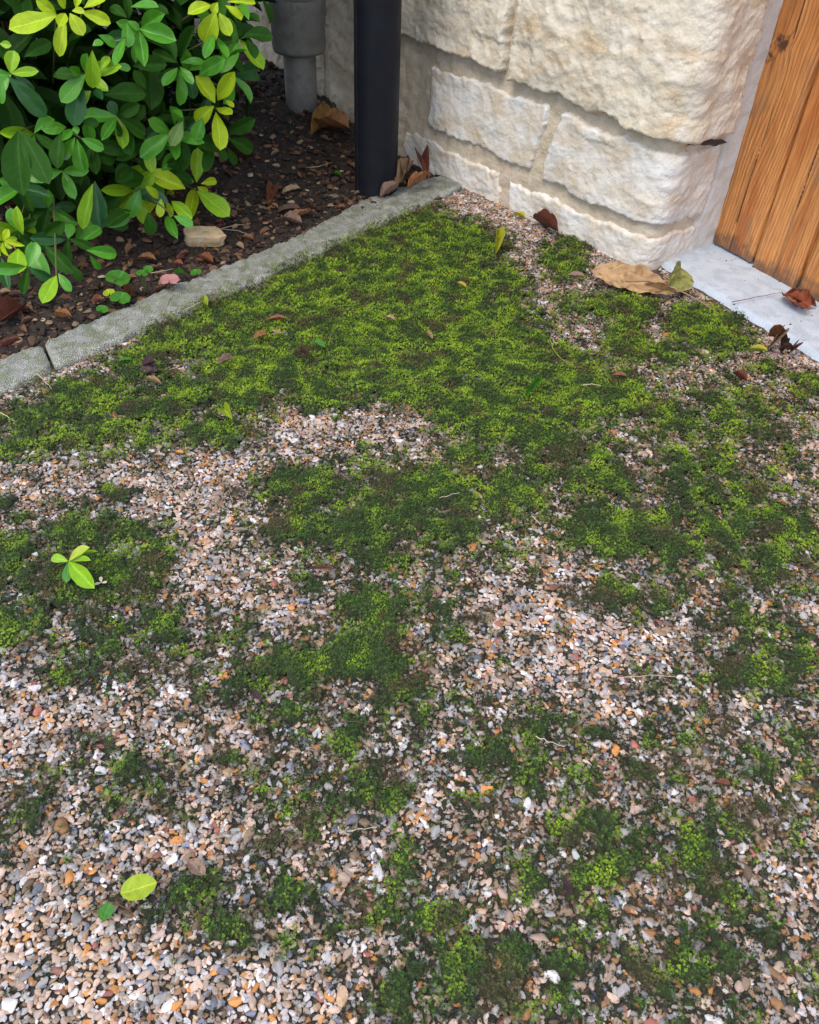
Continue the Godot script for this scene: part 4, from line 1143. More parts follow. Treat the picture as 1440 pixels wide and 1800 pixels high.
func moss_mat() -> ArrayMesh:
	var st := SurfaceTool.new()
	st.begin(Mesh.PRIMITIVE_TRIANGLES)
	var step := 0.004
	var nx := int(1.8 / step)
	var nz := int(1.55 / step)
	var height := PackedFloat32Array()
	height.resize((nx + 1) * (nz + 1))
	for j in nz + 1:
		for i in nx + 1:
			var x := -0.9 + i * step
			var z := -1.58 + j * step
			var h := -1.0
			if in_reach(x, z) and on_path(x, z) and moss_level(x, z) > -0.3:
				var m := moss_vigour(x, z)
				if m > 0.2:
					var mound := smoothstep(0.30, 1.0, -cells.get_noise_2d(x + 0.006 * medium.get_noise_2d(x, z), z + 0.006 * medium.get_noise_2d(z, x)))
					h = -0.0016 + 0.0050 * smoothstep(0.10, 0.95, m) + smoothstep(0.05, 0.85, m) * 0.006 * mound
			height[j * (nx + 1) + i] = h
	var at := {}
	for j in nz:
		for i in nx:
			var a := j * (nx + 1) + i
			var q := [a, a + 1, a + nx + 2, a + nx + 1]
			if q.all(func(k): return height[k] > -0.9):
				for k in [0, 1, 2, 0, 2, 3]:
					var id: int = q[k]
					if not at.has(id):
						at[id] = at.size()
						st.add_vertex(Vector3(-0.9 + (id % (nx + 1)) * step, height[id], -1.58 + (id / (nx + 1)) * step))
					st.add_index(at[id])
	st.generate_normals()
	return st.commit()


# ================================================================ plants

func make_shrub() -> void:
	var at := Vector3(-0.62, 0.06, -1.42)
	var t := thing("evergreen_shrub", "glossy green shrub with whorled oval leaves overhanging the soil bed", "shrub", at)
	var eye := Vector3(0, 0.9, 0.3)
	var count := 0
	# the leaves at its surface
	for k in shrub_leaves.size():
		var q: Array = shrub_leaves[k]
		var base := Vector3(q[0], q[1], q[2])
		var tip := Vector3(q[3], q[4], q[5])
		var out := (base - Vector3(-0.62, 0.22, -1.45)).normalized()
		var up := (out * 0.6 + Vector3.UP * 0.55 + Vector3(rng.randf_range(-0.3, 0.3), rng.randf_range(-0.2, 0.2), rng.randf_range(0.1, 0.6))).normalized()
		var o := part("leaf", leaf_shapes[k % 9], tones[q[7]], t)
		o.transform = blade_basis(base - at, tip - at, q[6] * 0.93, up)
		count += 1
	# stems
	var woody := paint(Color(0.16, 0.11, 0.07), 0.85)
	for k in 16:
		var a := rng.randf() * TAU
		var spread := rng.randf_range(0.10, 0.33)
		var high := rng.randf_range(0.05, 0.45)
		var end := Vector3(cos(a) * spread, high, sin(a) * spread)
		part("stem", tube([Vector3(rng.randf_range(-0.04, 0.04), -0.04, rng.randf_range(-0.04, 0.04)), end * 0.35 + Vector3(0, 0.02, 0), end * 0.7 + Vector3(0, 0.015, 0), end], 0.005, 6, 0.35), woody, t)
	var stalk: Material = tones["stem"]
	for k in range(0, shrub_leaves.size(), 9):
		var q: Array = shrub_leaves[k]
		var tip := Vector3(q[0], q[1], q[2]) - at
		part("stem", tube([tip * 0.45 + Vector3(0, 0.02, 0), tip * 0.75 + Vector3(0, 0.01, 0), tip], 0.0016, 5, 0.7), stalk, t)
	# whorls further in, behind the leaves at the surface
	while count < 300:
		var dir := Vector3(rng.randf_range(-0.6, 1.0), rng.randf_range(-0.75, 0.9), rng.randf_range(-0.25, 1.0)).normalized()
		var depth := rng.randf_range(0.72, 0.97)
		var c := Vector3(-0.62, 0.30, -1.42) + dir * Vector3(0.40, 0.36, 0.42) * depth
		if c.y < 0.04: continue
		var axis := (dir + Vector3.UP * 0.5).normalized()
		var n := rng.randi_range(4, 6)
		var turn := rng.randf() * TAU
		var sidea := axis.cross(Vector3(0.3, 0.2, 0.9)).normalized()
		var sideb := axis.cross(sidea)
		for i in n:
			var a := turn + i * TAU / n
			var go := ((sidea * cos(a) + sideb * sin(a)) * 0.9 + axis * rng.randf_range(0.05, 0.5)).normalized()
			var length := rng.randf_range(0.040, 0.066)
			var o := part("leaf", leaf_shapes[rng.randi() % 9], tones[["d", "d", "m", "b"][rng.randi() % 4]], t)  # mostly dark tones, standing in for shade inside the bush
			o.transform = blade_basis(c - at, c + go * length - at, length * rng.randf_range(0.36, 0.46), axis)
			count += 1
	# the rest of the crown, inside and round the back
	var rows := PackedFloat32Array()
	var leafy := paint(Color.WHITE, 0.5)
	leafy.metallic_specular = 0.2
	leafy.vertex_color_use_as_albedo = true
	leafy.albedo_texture = tones["d"].albedo_texture
	leafy.backlight_enabled = true
	leafy.backlight = Color(0.42, 0.5, 0.2)
	for k in 5800:
		var dir := Vector3(rng.randfn(), rng.randfn(), rng.randfn()).normalized()
		var front := dir.dot(Vector3(0.45, 0.1, 0.9).normalized())
		var depth := rng.randf_range(0.25, 0.80) if front > 0.0 else rng.randf_range(0.4, 1.0)
		var c := Vector3(-0.62, 0.30, -1.40) + dir * Vector3(0.40, 0.36, 0.42) * depth
		if k > 2000:       # taller crown out of view, added to shade the corner
			c = Vector3(-0.60, 0.74, -1.52) + dir * Vector3(0.50, 0.36, 0.46) * rng.randf_range(0.3, 1.0)
			if c.y < 0.46 + 0.10 * (c.z + 1.3): continue
			if k > 4000: c = Vector3(-0.38, 0.56, -1.66) + dir * Vector3(0.26, 0.20, 0.24) * rng.randf_range(0.3, 1.0)  # dense lobe over the grey pipe, shaped to shade it
			if c.y < 0.385 or wall_distance(c.x, c.z) < 0.02: continue
		if c.y < 0.035: continue
		var length := rng.randf_range(0.045, 0.08)
		var go := (dir * 0.5 + Vector3(rng.randfn(), rng.randfn(), rng.randfn()) * 0.5).normalized()
		var b := blade_basis(c - at, c + go * length - at, length * 0.42, (Vector3.UP + dir * 0.6).normalized())
		push(rows, b, Color(0.026, 0.09, 0.011) * rng.randf_range(0.7, 1.4))  # shade of the interior is put into this darker green
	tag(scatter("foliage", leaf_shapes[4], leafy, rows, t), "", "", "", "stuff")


# a round, scalloped seedling leaf of radius one, its stalk joining at the edge
func round_leaf(number: int) -> ArrayMesh:
	var n := new_noise(number, 1.0, 2)
	return sheet(28, 4, func(u: float, v: float) -> Vector3:
		var a := (u - 0.5) * TAU * 0.96
		var rim := 1.0 + 0.07 * absf(sin(a * 4.5)) - 0.30 * exp(-pow((absf(a) - PI) / 0.35, 2.0))
		var rad := v * rim
		return Vector3(sin(a) * rad, 0.10 * v * v + 0.08 * n.get_noise_2d(sin(a) * v, cos(a) * v), cos(a) * rad + 0.2), true)


func seedling(label: String, at: Vector3, leaves: Array) -> void:
	var t := thing("seedling", label, "plant", Vector3(at.x, soil_height(at.x, at.z), at.z), "weeds behind the kerb")
	var origin := t.position
	for q in leaves:
		var p: Vector3 = q[0] - origin
		part("stalk", tube([Vector3.ZERO, p * 0.5 + Vector3(0, 0.004, 0), p], 0.0008, 5, 0.8), tones["stem"] if q[2] != "pink" else tones["redbrown"], t)
		var o := part("leaf", round_leaf(800 + int(q[1] * 9000)), tones[q[2]], t)
		var b := Basis.looking_at(Vector3(rng.randf_range(-0.5, 0.5), -0.1, 0.8), Vector3(0.1, 0.8, 0.55))
		o.transform = Transform3D(b.scaled_local(Vector3.ONE * q[1]), p)


func make_seedlings() -> void:
	tones["pink"] = paint(Color(0.36, 0.17, 0.17), 0.6)
	seedling("seedling with two broad scalloped green leaves behind the kerb", Vector3(-0.3954, 0.002, -1.0044), [[Vector3(-0.403, 0.032, -1.0063), 0.0151, "green"], [Vector3(-0.3924, 0.02, -0.9751), 0.0126, "green"], [Vector3(-0.4105, 0.02, -0.9905), 0.0075, "lime"]])
	seedling("seedling with a small double green leaf on reddish stalks", Vector3(-0.3767, 0.002, -1.0258), [[Vector3(-0.3708, 0.037, -1.0161), 0.0076, "green"], [Vector3(-0.3634, 0.042, -1.0199), 0.0061, "green"]])
	seedling("seedling with one round pink leaf above the kerb", Vector3(-0.3692, 0.002, -1.0299), [[Vector3(-0.339, 0.024, -1.026), 0.0123, "pink"]])
	seedling("tiny seedling with one dark and one bright green leaf by the kerb", Vector3(-0.3258, 0.002, -1.0788), [[Vector3(-0.313, 0.017, -1.0669), 0.0075, "green"], [Vector3(-0.3378, 0.017, -1.0678), 0.0067, "d"]])
	seedling("tiny lone green seedling in front of the scalloped one", Vector3(-0.4149, 0.002, -0.968), [[Vector3(-0.4111, 0.014, -0.9568), 0.0074, "green"]])


# ================================================================ fallen things

func lump_mesh(number: int, squash: Vector3, rough: float) -> ArrayMesh:
	var n := new_noise(number, 0.9, 4)
	return sheet(26, 14, func(u: float, v: float) -> Vector3:
		var a := u * TAU
		var b := (v - 0.5) * PI
		var d := Vector3(sin(a) * cos(b), sin(b), cos(a) * cos(b))
		return d * squash * (1.0 + rough * n.get_noise_3dv(d * 1.7)))


func make_litter() -> void:
	fallen("fallen_leaf", "narrow rust brown leaf lying flat on the moss near the kerb", "leaf", "", Vector3(-0.1973, 0.013, -0.9529), Vector3(-0.1723, 0.013, -0.9584), 0.0081, "rust", 0.1)
	fallen("fallen_leaf", "orange brown oval leaf resting on moss below the narrow rust leaf", "leaf", "", Vector3(-0.1901, 0.013, -0.9175), Vector3(-0.2047, 0.013, -0.9021), 0.0093, "orange", 0.3)
	fallen("fallen_leaf", "pinkish brown dry leaf lying on moss near the dark lump", "leaf", "", Vector3(-0.2222, 0.013, -0.8603), Vector3(-0.2364, 0.013, -0.8385), 0.0096, "pinkbrown", 0.3)
	fallen("fallen_leaf", "small bright green oval leaf lying flat on the moss carpet", "leaf", "", Vector3(-0.1142, 0.013, -0.8929), Vector3(-0.1292, 0.013, -0.9065), 0.0078, "green", 0.1)
	fallen("fallen_leaf", "thin dark brown curled leaf on moss beside the green oval leaf", "leaf", "", Vector3(-0.1447, 0.013, -0.8887), Vector3(-0.1303, 0.013, -0.8635), 0.0056, "brown", 0.4)
	fallen("fallen_leaf", "small green leaf lying on moss close to the kerb joint", "leaf", "", Vector3(-0.3418, 0.008, -0.8509), Vector3(-0.3571, 0.008, -0.8444), 0.0055, "green", 0.2)
	fallen("fallen_leaf", "yellow green pointed leaf standing up from moss near the stone wall", "leaf", "", Vector3(0.1098, 0.013, -1.1829), Vector3(0.1121, 0.013, -1.2546), 0.0128, "yellow", 0.3)
	fallen("fallen_leaf", "tiny golden yellow triangular leaf on the moss", "leaf", "", Vector3(0.0508, 0.013, -1.0843), Vector3(0.0634, 0.013, -1.0701), 0.0072, "gold", 0.1)
	fallen("fallen_leaf", "slender fresh green leaf lying slantwise on moss", "leaf", "", Vector3(0.1267, 0.013, -0.8063), Vector3(0.1474, 0.013, -0.8393), 0.0073, "green", 0.3)
	fallen("fallen_leaf", "small tan leaf fragment in the middle of the moss", "leaf", "", Vector3(0.0092, 0.013, -0.9424), Vector3(0.0182, 0.013, -0.9219), 0.0058, "tan", 0.2)
	fallen("fallen_leaf", "pale tan leaf scrap on moss below the grey kerb end", "leaf", "", Vector3(-0.0447, 0.013, -0.977), Vector3(-0.0315, 0.013, -0.9678), 0.0067, "tan", 0.2)
	fallen("fallen_leaf", "small orange brown leaf on moss near the pale straw", "leaf", "", Vector3(0.2386, 0.011, -0.8655), Vector3(0.2546, 0.011, -0.8619), 0.0062, "rust", 0.2)
	fallen("fallen_leaf", "red brown leaf leaning against the foot of the stone wall", "leaf", "", Vector3(0.1799, 0.008, -1.3366), Vector3(0.2143, 0.008, -1.2695), 0.0168, "redbrown", 0.3)
	fallen("fallen_leaf", "small yellow leaf scrap on pale gravel beside the wall", "leaf", "", Vector3(0.1482, 0.007, -1.3515), Vector3(0.1651, 0.007, -1.3372), 0.0104, "yellow", 0.3)
	fallen("fallen_leaf", "small dark brown leaf lying on the far end of the kerb", "leaf", "", Vector3(0.0144, 0.018, -1.3672), Vector3(0.0314, 0.018, -1.3743), 0.0085, "brown", 0.1)
	fallen("fallen_leaf", "dark red curled leaf on gravel below the pale threshold", "leaf", "", Vector3(0.3914, 0.008, -0.8878), Vector3(0.4027, 0.008, -0.8671), 0.0092, "redbrown", 0.5)
	fallen("fallen_leaf", "pale brown leaf lying on moss near the large curled leaf", "leaf", "", Vector3(0.2115, 0.012, -1.1265), Vector3(0.2357, 0.012, -1.1219), 0.0083, "pinkbrown", 0.2)
	fallen("fallen_leaf", "yellow leaf scrap beside the shrivelled leaf on the threshold edge", "leaf", "", Vector3(0.4278, 0.01, -0.946), Vector3(0.4476, 0.01, -0.9381), 0.0066, "yellow", 0.3)
	fallen("fallen_leaf", "curled yellow green leaf on gravel at the lower edge of the moss", "leaf", "", Vector3(-0.2131, 0.009, -0.7569), Vector3(-0.1949, 0.009, -0.7282), 0.0127, "lime", 0.6)
	fallen("fallen_leaf", "small brown leaf lying on bare pebbles in mid path", "leaf", "", Vector3(-0.0879, 0.006, -0.5203), Vector3(-0.0656, 0.006, -0.5197), 0.0047, "brown", 0.2)
	fallen("fallen_leaf", "small dark purple leaf fragment on pebbles beside mossy patch", "leaf", "", Vector3(-0.1158, 0.006, -0.3852), Vector3(-0.1071, 0.006, -0.3761), 0.0054, "purple", 0.4)
	fallen("fallen_leaf", "purple brown folded leaf on dark moss in the lower path", "leaf", "", Vector3(0.1143, 0.007, -0.2471), Vector3(0.1175, 0.007, -0.2357), 0.0045, "purple", 0.5)
	fallen("fallen_leaf", "reddish purple petal shaped leaf among pebbles by the path side", "leaf", "", Vector3(0.234, 0.006, -0.3252), Vector3(0.2439, 0.006, -0.323), 0.005, "redbrown", 0.3)
	fallen("fallen_leaf", "green leaf half hidden under a stem beside the kerb", "leaf", "", Vector3(-0.2945, 0.008, -1.0033), Vector3(-0.2784, 0.008, -0.9813), 0.0107, "lime", 0.5)
	fallen("fallen_leaf", "tan shrivelled leaf on moss just below the yellow green kerb leaf", "leaf", "", Vector3(-0.3162, 0.008, -0.8095), Vector3(-0.2937, 0.008, -0.7995), 0.006, "tan", 0.4)
	fallen("bed_leaf", "large curled maple leaf in orange brown beside the grey pipe", "leaf", "", Vector3(-0.2184, 0.035, -1.6588), Vector3(-0.1456, 0.035, -1.6103), 0.0435, "orange", 0.35)
	fallen("bed_leaf", "golden brown leaf lobe lying against the large maple leaf", "leaf", "", Vector3(-0.2177, 0.03, -1.6155), Vector3(-0.1818, 0.03, -1.7051), 0.032, "gold2", 0.35)
	fallen("bed_leaf", "brown upturned leaf on dark soil under the shrub tips", "leaf", "", Vector3(-0.3425, 0.02, -1.4914), Vector3(-0.2941, 0.02, -1.456), 0.0262, "brown", 0.7)
	fallen("bed_leaf", "rust coloured upright leaf on the dark soil", "leaf", "", Vector3(-0.2583, 0.02, -1.3446), Vector3(-0.2626, 0.02, -1.4199), 0.0187, "rust", 0.3)
	fallen("bed_leaf", "pale tan oval leaf lying flat on the soil", "leaf", "", Vector3(-0.243, 0.015, -1.3971), Vector3(-0.2134, 0.015, -1.4138), 0.0125, "tan", 0.2)
	fallen("bed_leaf", "orange brown long leaf lying near the kerb middle", "leaf", "", Vector3(-0.2127, 0.01, -1.282), Vector3(-0.1837, 0.01, -1.3037), 0.0127, "orange", 0.3)
	fallen("bed_leaf", "pale silvery dry leaf beside the orange leaf near the kerb", "leaf", "", Vector3(-0.2252, 0.01, -1.2805), Vector3(-0.1895, 0.01, -1.2562), 0.0163, "pinkbrown", 0.3)
	fallen("bed_leaf", "dull brown flat leaf behind the silvery dry leaf", "leaf", "", Vector3(-0.2356, 0.01, -1.3135), Vector3(-0.1999, 0.01, -1.3225), 0.0147, "brown", 0.2)
	fallen("bed_leaf", "orange brown oval leaf lying between the shrub and the seedlings", "leaf", "", Vector3(-0.4143, 0.008, -1.1257), Vector3(-0.3838, 0.008, -1.1197), 0.0107, "orange", 0.3)
	fallen("bed_leaf", "pinkish brown pointed leaf beside the kerb near the pink leaf", "leaf", "", Vector3(-0.3287, 0.008, -1.1352), Vector3(-0.299, 0.008, -1.1124), 0.0125, "rust", 0.3)
	fallen("bed_leaf", "large crinkled reddish brown leaf at the front of the bed", "leaf", "", Vector3(-0.5218, 0.012, -0.9725), Vector3(-0.5294, 0.012, -0.9119), 0.0269, "redbrown", 0.5)
	fallen("bed_leaf", "curled light brown leaf near the front kerb stone", "leaf", "", Vector3(-0.4696, 0.008, -0.9426), Vector3(-0.4414, 0.008, -0.935), 0.0088, "orange", 0.6)
	fallen("bed_leaf", "thin dark red leaf strip lying behind the front kerb stone", "leaf", "", Vector3(-0.5058, 0.008, -0.8592), Vector3(-0.4851, 0.008, -0.8772), 0.0062, "redbrown", 0.3)
	fallen("bed_leaf", "rust brown leaf standing in the pile behind the black pipe", "leaf", "", Vector3(-0.0351, 0.03, -1.4148), Vector3(-0.0409, 0.03, -1.4898), 0.0164, "rust", 0.3)
	fallen("bed_leaf", "dark red brown curled leaf at the back of the pile", "leaf", "", Vector3(0.0033, 0.028, -1.4306), Vector3(-0.0079, 0.028, -1.5001), 0.0214, "redbrown", 0.6)
	fallen("bed_leaf", "tan crumpled leaf in front of the pile at the kerb end", "leaf", "", Vector3(-0.0518, 0.022, -1.4032), Vector3(-0.0267, 0.022, -1.4645), 0.0212, "tan", 0.6)
	fallen("bed_leaf", "bright orange leaf strip lying along the kerb end", "leaf", "", Vector3(-0.0307, 0.022, -1.406), Vector3(0.0093, 0.022, -1.4478), 0.0125, "orange", 0.3)
	fallen("bed_leaf", "dry grey brown shredded leaf at the foot of the black pipe", "leaf", "", Vector3(-0.0751, 0.016, -1.3758), Vector3(-0.046, 0.016, -1.4071), 0.0152, "pinkbrown", 0.5)
	fallen("bed_leaf", "small green leaf lying on the dark soil", "leaf", "", Vector3(-0.1683, 0.01, -1.4929), Vector3(-0.1499, 0.01, -1.4814), 0.0091, "green", 0.3)
	fallen("bed_leaf", "brown leaf tucked under the lower shrub leaves", "leaf", "", Vector3(-0.449, 0.01, -1.1212), Vector3(-0.4674, 0.01, -1.1382), 0.0132, "redbrown", 0.3)
	fallen("bed_leaf", "rusty leaf lying under the seedling leaves", "leaf", "", Vector3(-0.3958, 0.01, -1.038), Vector3(-0.3875, 0.01, -0.99), 0.0141, "rust", 0.4)
	fallen("bed_leaf", "dark brown leaf at the back of the bed below the grey pipe", "leaf", "", Vector3(-0.3723, 0.03, -1.7109), Vector3(-0.3402, 0.03, -1.7523), 0.0201, "brown", 0.4)
	fallen("bed_leaf", "dull red leaf beneath the shrub by the tan stone", "leaf", "", Vector3(-0.4293, 0.012, -1.2293), Vector3(-0.4021, 0.012, -1.2434), 0.014, "redbrown", 0.4)
	strand("straw", "short pale straw lying on the moss towards the threshold", "straw", [Vector3(0.1982, 0.014, -0.8349), Vector3(0.2102, 0.014, -0.8384), Vector3(0.2199, 0.014, -0.8356)], 0.0012, "straw")
	strand("straw", "pale straw lying across mossy gravel in mid path", "straw", [Vector3(0.0294, 0.009, -0.6243), Vector3(0.0391, 0.009, -0.6285), Vector3(0.0495, 0.009, -0.6337)], 0.001, "straw")
	strand("straw", "small pale straw slanting on gravel beside the moss", "straw", [Vector3(0.1202, 0.009, -0.6038), Vector3(0.1242, 0.009, -0.5983), Vector3(0.1271, 0.009, -0.5928)], 0.001, "straw")
	strand("straw", "bent pale straw on dark moss in the lower path", "straw", [Vector3(0.1037, 0.01, -0.3537), Vector3(0.112, 0.01, -0.3502), Vector3(0.1248, 0.01, -0.3456)], 0.0009, "straw")
	strand("straw", "short pale straw among the pebbles of the lower path", "straw", [Vector3(0.028, 0.009, -0.2996), Vector3(0.0309, 0.009, -0.2954), Vector3(0.0337, 0.009, -0.2913)], 0.0008, "straw")
	strand("grass_blade", "long thin curved green grass blade lying on the moss", "grass", [Vector3(0.167, 0.017, -0.932), Vector3(0.1707, 0.017, -0.9034), Vector3(0.178, 0.017, -0.8854), Vector3(0.1885, 0.017, -0.8733)], 0.001, "lime")
	strand("straw", "thin grey straw lying at the front of the path near the kerb", "straw", [Vector3(-0.4532, 0.01, -0.7297), Vector3(-0.4435, 0.01, -0.7241), Vector3(-0.4305, 0.01, -0.7146)], 0.0011, "straw")
	strand("straw", "thin straw leaning against the front kerb stone", "straw", [Vector3(-0.4394, 0.012, -0.8056), Vector3(-0.4275, 0.012, -0.7946), Vector3(-0.4124, 0.012, -0.776)], 0.0011, "straw")
	strand("twig", "dark thin twig lying on the moss beside the pinkish leaf", "twig", [Vector3(-0.2147, 0.017, -0.8661), Vector3(-0.2033, 0.017, -0.8725), Vector3(-0.1896, 0.017, -0.8817), Vector3(-0.181, 0.017, -0.8893)], 0.0013, "bark")
	strand("twig", "thin dark stalk lying across the grey kerb", "twig", [Vector3(-0.3261, 0.02, -0.9961), Vector3(-0.328, 0.019, -0.9789), Vector3(-0.3285, 0.016, -0.9494)], 0.0009, "bark")
	strand("twig", "pale stem lying beside the kerb next to a green leaf", "twig", [Vector3(-0.3051, 0.016, -0.9653), Vector3(-0.2925, 0.018, -0.9766), Vector3(-0.2808, 0.016, -0.9973)], 0.001, "straw")
	strand("twig", "red brown twig lying on the pale threshold", "twig", [Vector3(0.4369, 0.01, -1.0724), Vector3(0.4766, 0.011, -1.0897), Vector3(0.5185, 0.01, -1.1097)], 0.0013, "redbrown")
	strand("twig", "dark hair thin stalk lying on moss in the lower path", "twig", [Vector3(-0.0527, 0.009, -0.3575), Vector3(-0.0334, 0.009, -0.3596), Vector3(-0.0144, 0.009, -0.3557)], 0.0007, "bark")
	strand("straw", "pale straw lying on pebbles left of the lower moss", "straw", [Vector3(-0.0321, 0.009, -0.2721), Vector3(-0.0225, 0.009, -0.2738), Vector3(-0.0117, 0.009, -0.276)], 0.0007, "straw")
	strand("twig", "thin brown twig lying on gravel beside the green sprig", "twig", [Vector3(-0.2458, 0.008, -0.4604), Vector3(-0.2309, 0.008, -0.4679), Vector3(-0.2123, 0.008, -0.4757)], 0.0009, "bark")
	strand("twig", "brown twig lying on soil near the foot of the black pipe", "twig", [Vector3(-0.1929, 0.012, -1.342), Vector3(-0.1569, 0.014, -1.3559), Vector3(-0.1155, 0.012, -1.3687)], 0.0016, "bark")
	strand("twig", "curved pale twig on dark soil beneath the maple leaf", "twig", [Vector3(-0.2185, 0.02, -1.5085), Vector3(-0.1926, 0.024, -1.5062), Vector3(-0.1712, 0.02, -1.5443)], 0.0015, "straw")
	strand("twig", "thin fanned stalk on the soil beside the tan stone", "twig", [Vector3(-0.3178, 0.012, -1.2426), Vector3(-0.293, 0.015, -1.2536), Vector3(-0.2735, 0.012, -1.2676)], 0.0012, "straw")
	strand("twig", "second fanned stalk on the soil just below its neighbour", "twig", [Vector3(-0.3156, 0.012, -1.2322), Vector3(-0.2922, 0.014, -1.226), Vector3(-0.2696, 0.012, -1.2207)], 0.0012, "straw")
	strand("twig", "slanting dry twig in the bed beside the orange oval leaf", "twig", [Vector3(-0.4309, 0.012, -1.1059), Vector3(-0.4187, 0.014, -1.1159), Vector3(-0.4104, 0.012, -1.1383)], 0.0012, "bark")
	strand("twig", "thin pale twig lying beside the front seedlings", "twig", [Vector3(-0.3787, 0.01, -1.0708), Vector3(-0.3636, 0.012, -1.0753), Vector3(-0.351, 0.01, -1.088)], 0.001, "straw")
	strand("straw", "tiny pale straw standing in pebbles of the lower path", "straw", [Vector3(0.0505, 0.005, -0.2389), Vector3(0.0513, 0.01, -0.2412), Vector3(0.0521, 0.014, -0.2431)], 0.0008, "straw")
	strand("straw", "faint thin straw lying across pebbles near the right moss", "straw", [Vector3(0.1748, 0.008, -0.4131), Vector3(0.2011, 0.008, -0.4175), Vector3(0.2356, 0.008, -0.4162)], 0.0006, "straw")
	# a chunk of sandstone lying in the bed
	var sand := rough_stuff(mottled(140, Color(0.46, 0.33, 0.19), Color(0.52, 0.40, 0.25), Color(0.38, 0.25, 0.13), 6, 8, Color(0.60, 0.50, 0.36), 0.7), 8.0, 0.92, ImageTexture.create_from_image(grey_image(256, new_noise(17, 0.08, 4))), 0.1)
	var at := Vector3(-0.330, 0, -1.196)
	at.y = soil_height(at.x, at.z)
	var t := thing("sandstone_chunk", "flat tan piece of sandstone lying on the soil below the shrub", "stone", at)
	part("block", sheet(40, 20, func(u: float, v: float) -> Vector3:
		var a := u * TAU
		var b := (v - 0.5) * PI
		var d := Vector3(sin(a) * cos(b), sin(b), cos(a) * cos(b))
		var p := Vector3(signf(d.x) * pow(absf(d.x), 0.26) * 0.030, signf(d.y) * pow(absf(d.y), 0.30) * 0.010, signf(d.z) * pow(absf(d.z), 0.28) * 0.016)
		p.x += p.z * 0.35
		return p * (1.0 + 0.22 * coarse.get_noise_3dv(p * 5.0 + Vector3(1, 0, 0)) + 0.10 * medium.get_noise_3dv(p * 2.0)) + Vector3(0, 0.008, 0)), sand, t).rotation = Vector3(0.12, 0.08, 0.03)
	# chips of pale stone in the bed
	var chip_at := [[-0.459, -1.021, 0.0116], [-0.443, -1.007, 0.0084], [-0.456, -0.996, 0.0091], [-0.494, -0.938, 0.0088], [-0.485, -0.944, 0.0081], [-0.28, -1.549, 0.0125], [-0.267, -1.496, 0.0163], [-0.182, -1.505, 0.0123], [-0.239, -1.506, 0.0112], [-0.218, -1.582, 0.0127], [-0.225, -1.37, 0.0114], [-0.252, -1.348, 0.0151], [-0.247, -1.385, 0.0106], [-0.307, -1.585, 0.0096], [-0.156, -1.435, 0.0099], [-0.203, -1.416, 0.0088], [-0.305, -1.442, 0.0129], [-0.317, -1.376, 0.0115], [-0.269, -1.317, 0.0102], [-0.153, -1.517, 0.0103], [-0.188, -1.457, 0.009], [-0.333, -1.362, 0.0095], [-0.382, -1.036, 0.007], [-0.367, -1.132, 0.0083], [-0.284, -1.5, 0.0102], [-0.448, -1.065, 0.0096], [-0.251, -1.278, 0.01], [-0.174, -1.377, 0.0086], [-0.141, -1.381, 0.0096]]
	var chip_mat := [paint(Color(0.40, 0.28, 0.17), 0.85), paint(Color(0.46, 0.36, 0.26), 0.85), paint(Color(0.34, 0.20, 0.10), 0.85)]
	var chip_shape := []
	for k in 3: chip_shape.append(pebble_mesh(900 + k, 2))
	for k in chip_at.size():
		var c: Array = chip_at[k]
		var o := part(numbered("stone_chip"), chip_shape[k % 3], chip_mat[k % 3], self)
		o.position = Vector3(c[0], soil_height(c[0], c[1]) + c[2] * 0.12, c[1])
		o.rotation = Vector3(rng.randf_range(-0.3, 0.3), rng.randf() * TAU, 0)
		o.scale = Vector3(c[2] * 0.58, c[2] * 0.17, c[2] * 0.40)
		tag(o, "small tan stone chip lying on the dark soil of the bed", "stone chip", "stone chips in the bed")
	# the big curled leaf at the wall's corner: brown blade, yellow green lobe, long stalk
	var root := Vector3(0.3479, 0.012, -1.1019)
	t = thing("curled_leaf", "large curled brown leaf with a yellow green lobe at the wall's corner", "leaf", root)
	var big := leaf_mesh(-0.03, 0.08, 0.05, 611, 0.45, 14, 22)
	part("blade", big, tones["fawn"], t).transform = blade_basis(Vector3.ZERO, Vector3(0.2462, 0.018, -1.1288) - root, 0.046, Vector3(0.1, 0.88, 0.45).normalized())
	var lobe := leaf_mesh(0.10, 0.25, 0.10, 617, 0.52, 12, 16)
	part("lobe", lobe, tones["olive"], t).transform = blade_basis(Vector3(0.3475, 0.012, -1.0915) - root, Vector3(0.3806, 0.028, -1.1408) - root, 0.040, Vector3(0.35, 0.55, 0.75).normalized())
	part("lobe", leaf_mesh(0.2, 0.4, 0.08, 619, 0.5, 10, 12), tones["fawn"], t).transform = blade_basis(Vector3(0.3646, 0.01, -1.0937) - root, Vector3(0.3144, 0.008, -1.1098) - root, 0.016, Vector3(0.0, 0.5, 0.85).normalized())
	part("stalk", tube([Vector3(0.2885, 0.024, -1.0925) - root, Vector3(0.3213, 0.024, -1.096) - root, Vector3(0.3567, 0.02, -1.087) - root, Vector3(0.3875, 0.012, -1.0719) - root, Vector3(0.4126, 0.008, -1.0395) - root], 0.0014, 7, 0.45), tones["tan"], t)
	# red leaf caught under the gate
	t = thing("gate_leaf", "crumpled red orange leaf caught under the gate on the pale threshold", "leaf", Vector3(0.5197, 0.01, -1.1029))
	part("blade", leaf_mesh(-0.1, 0.3, 0.10, 631, 0.5, 10, 12), tones["orange_red"], t).transform = blade_basis(Vector3.ZERO, Vector3(0.5357, 0.012, -1.0444) - t.position, 0.026, Vector3(-0.2, 0.9, 0.4).normalized())
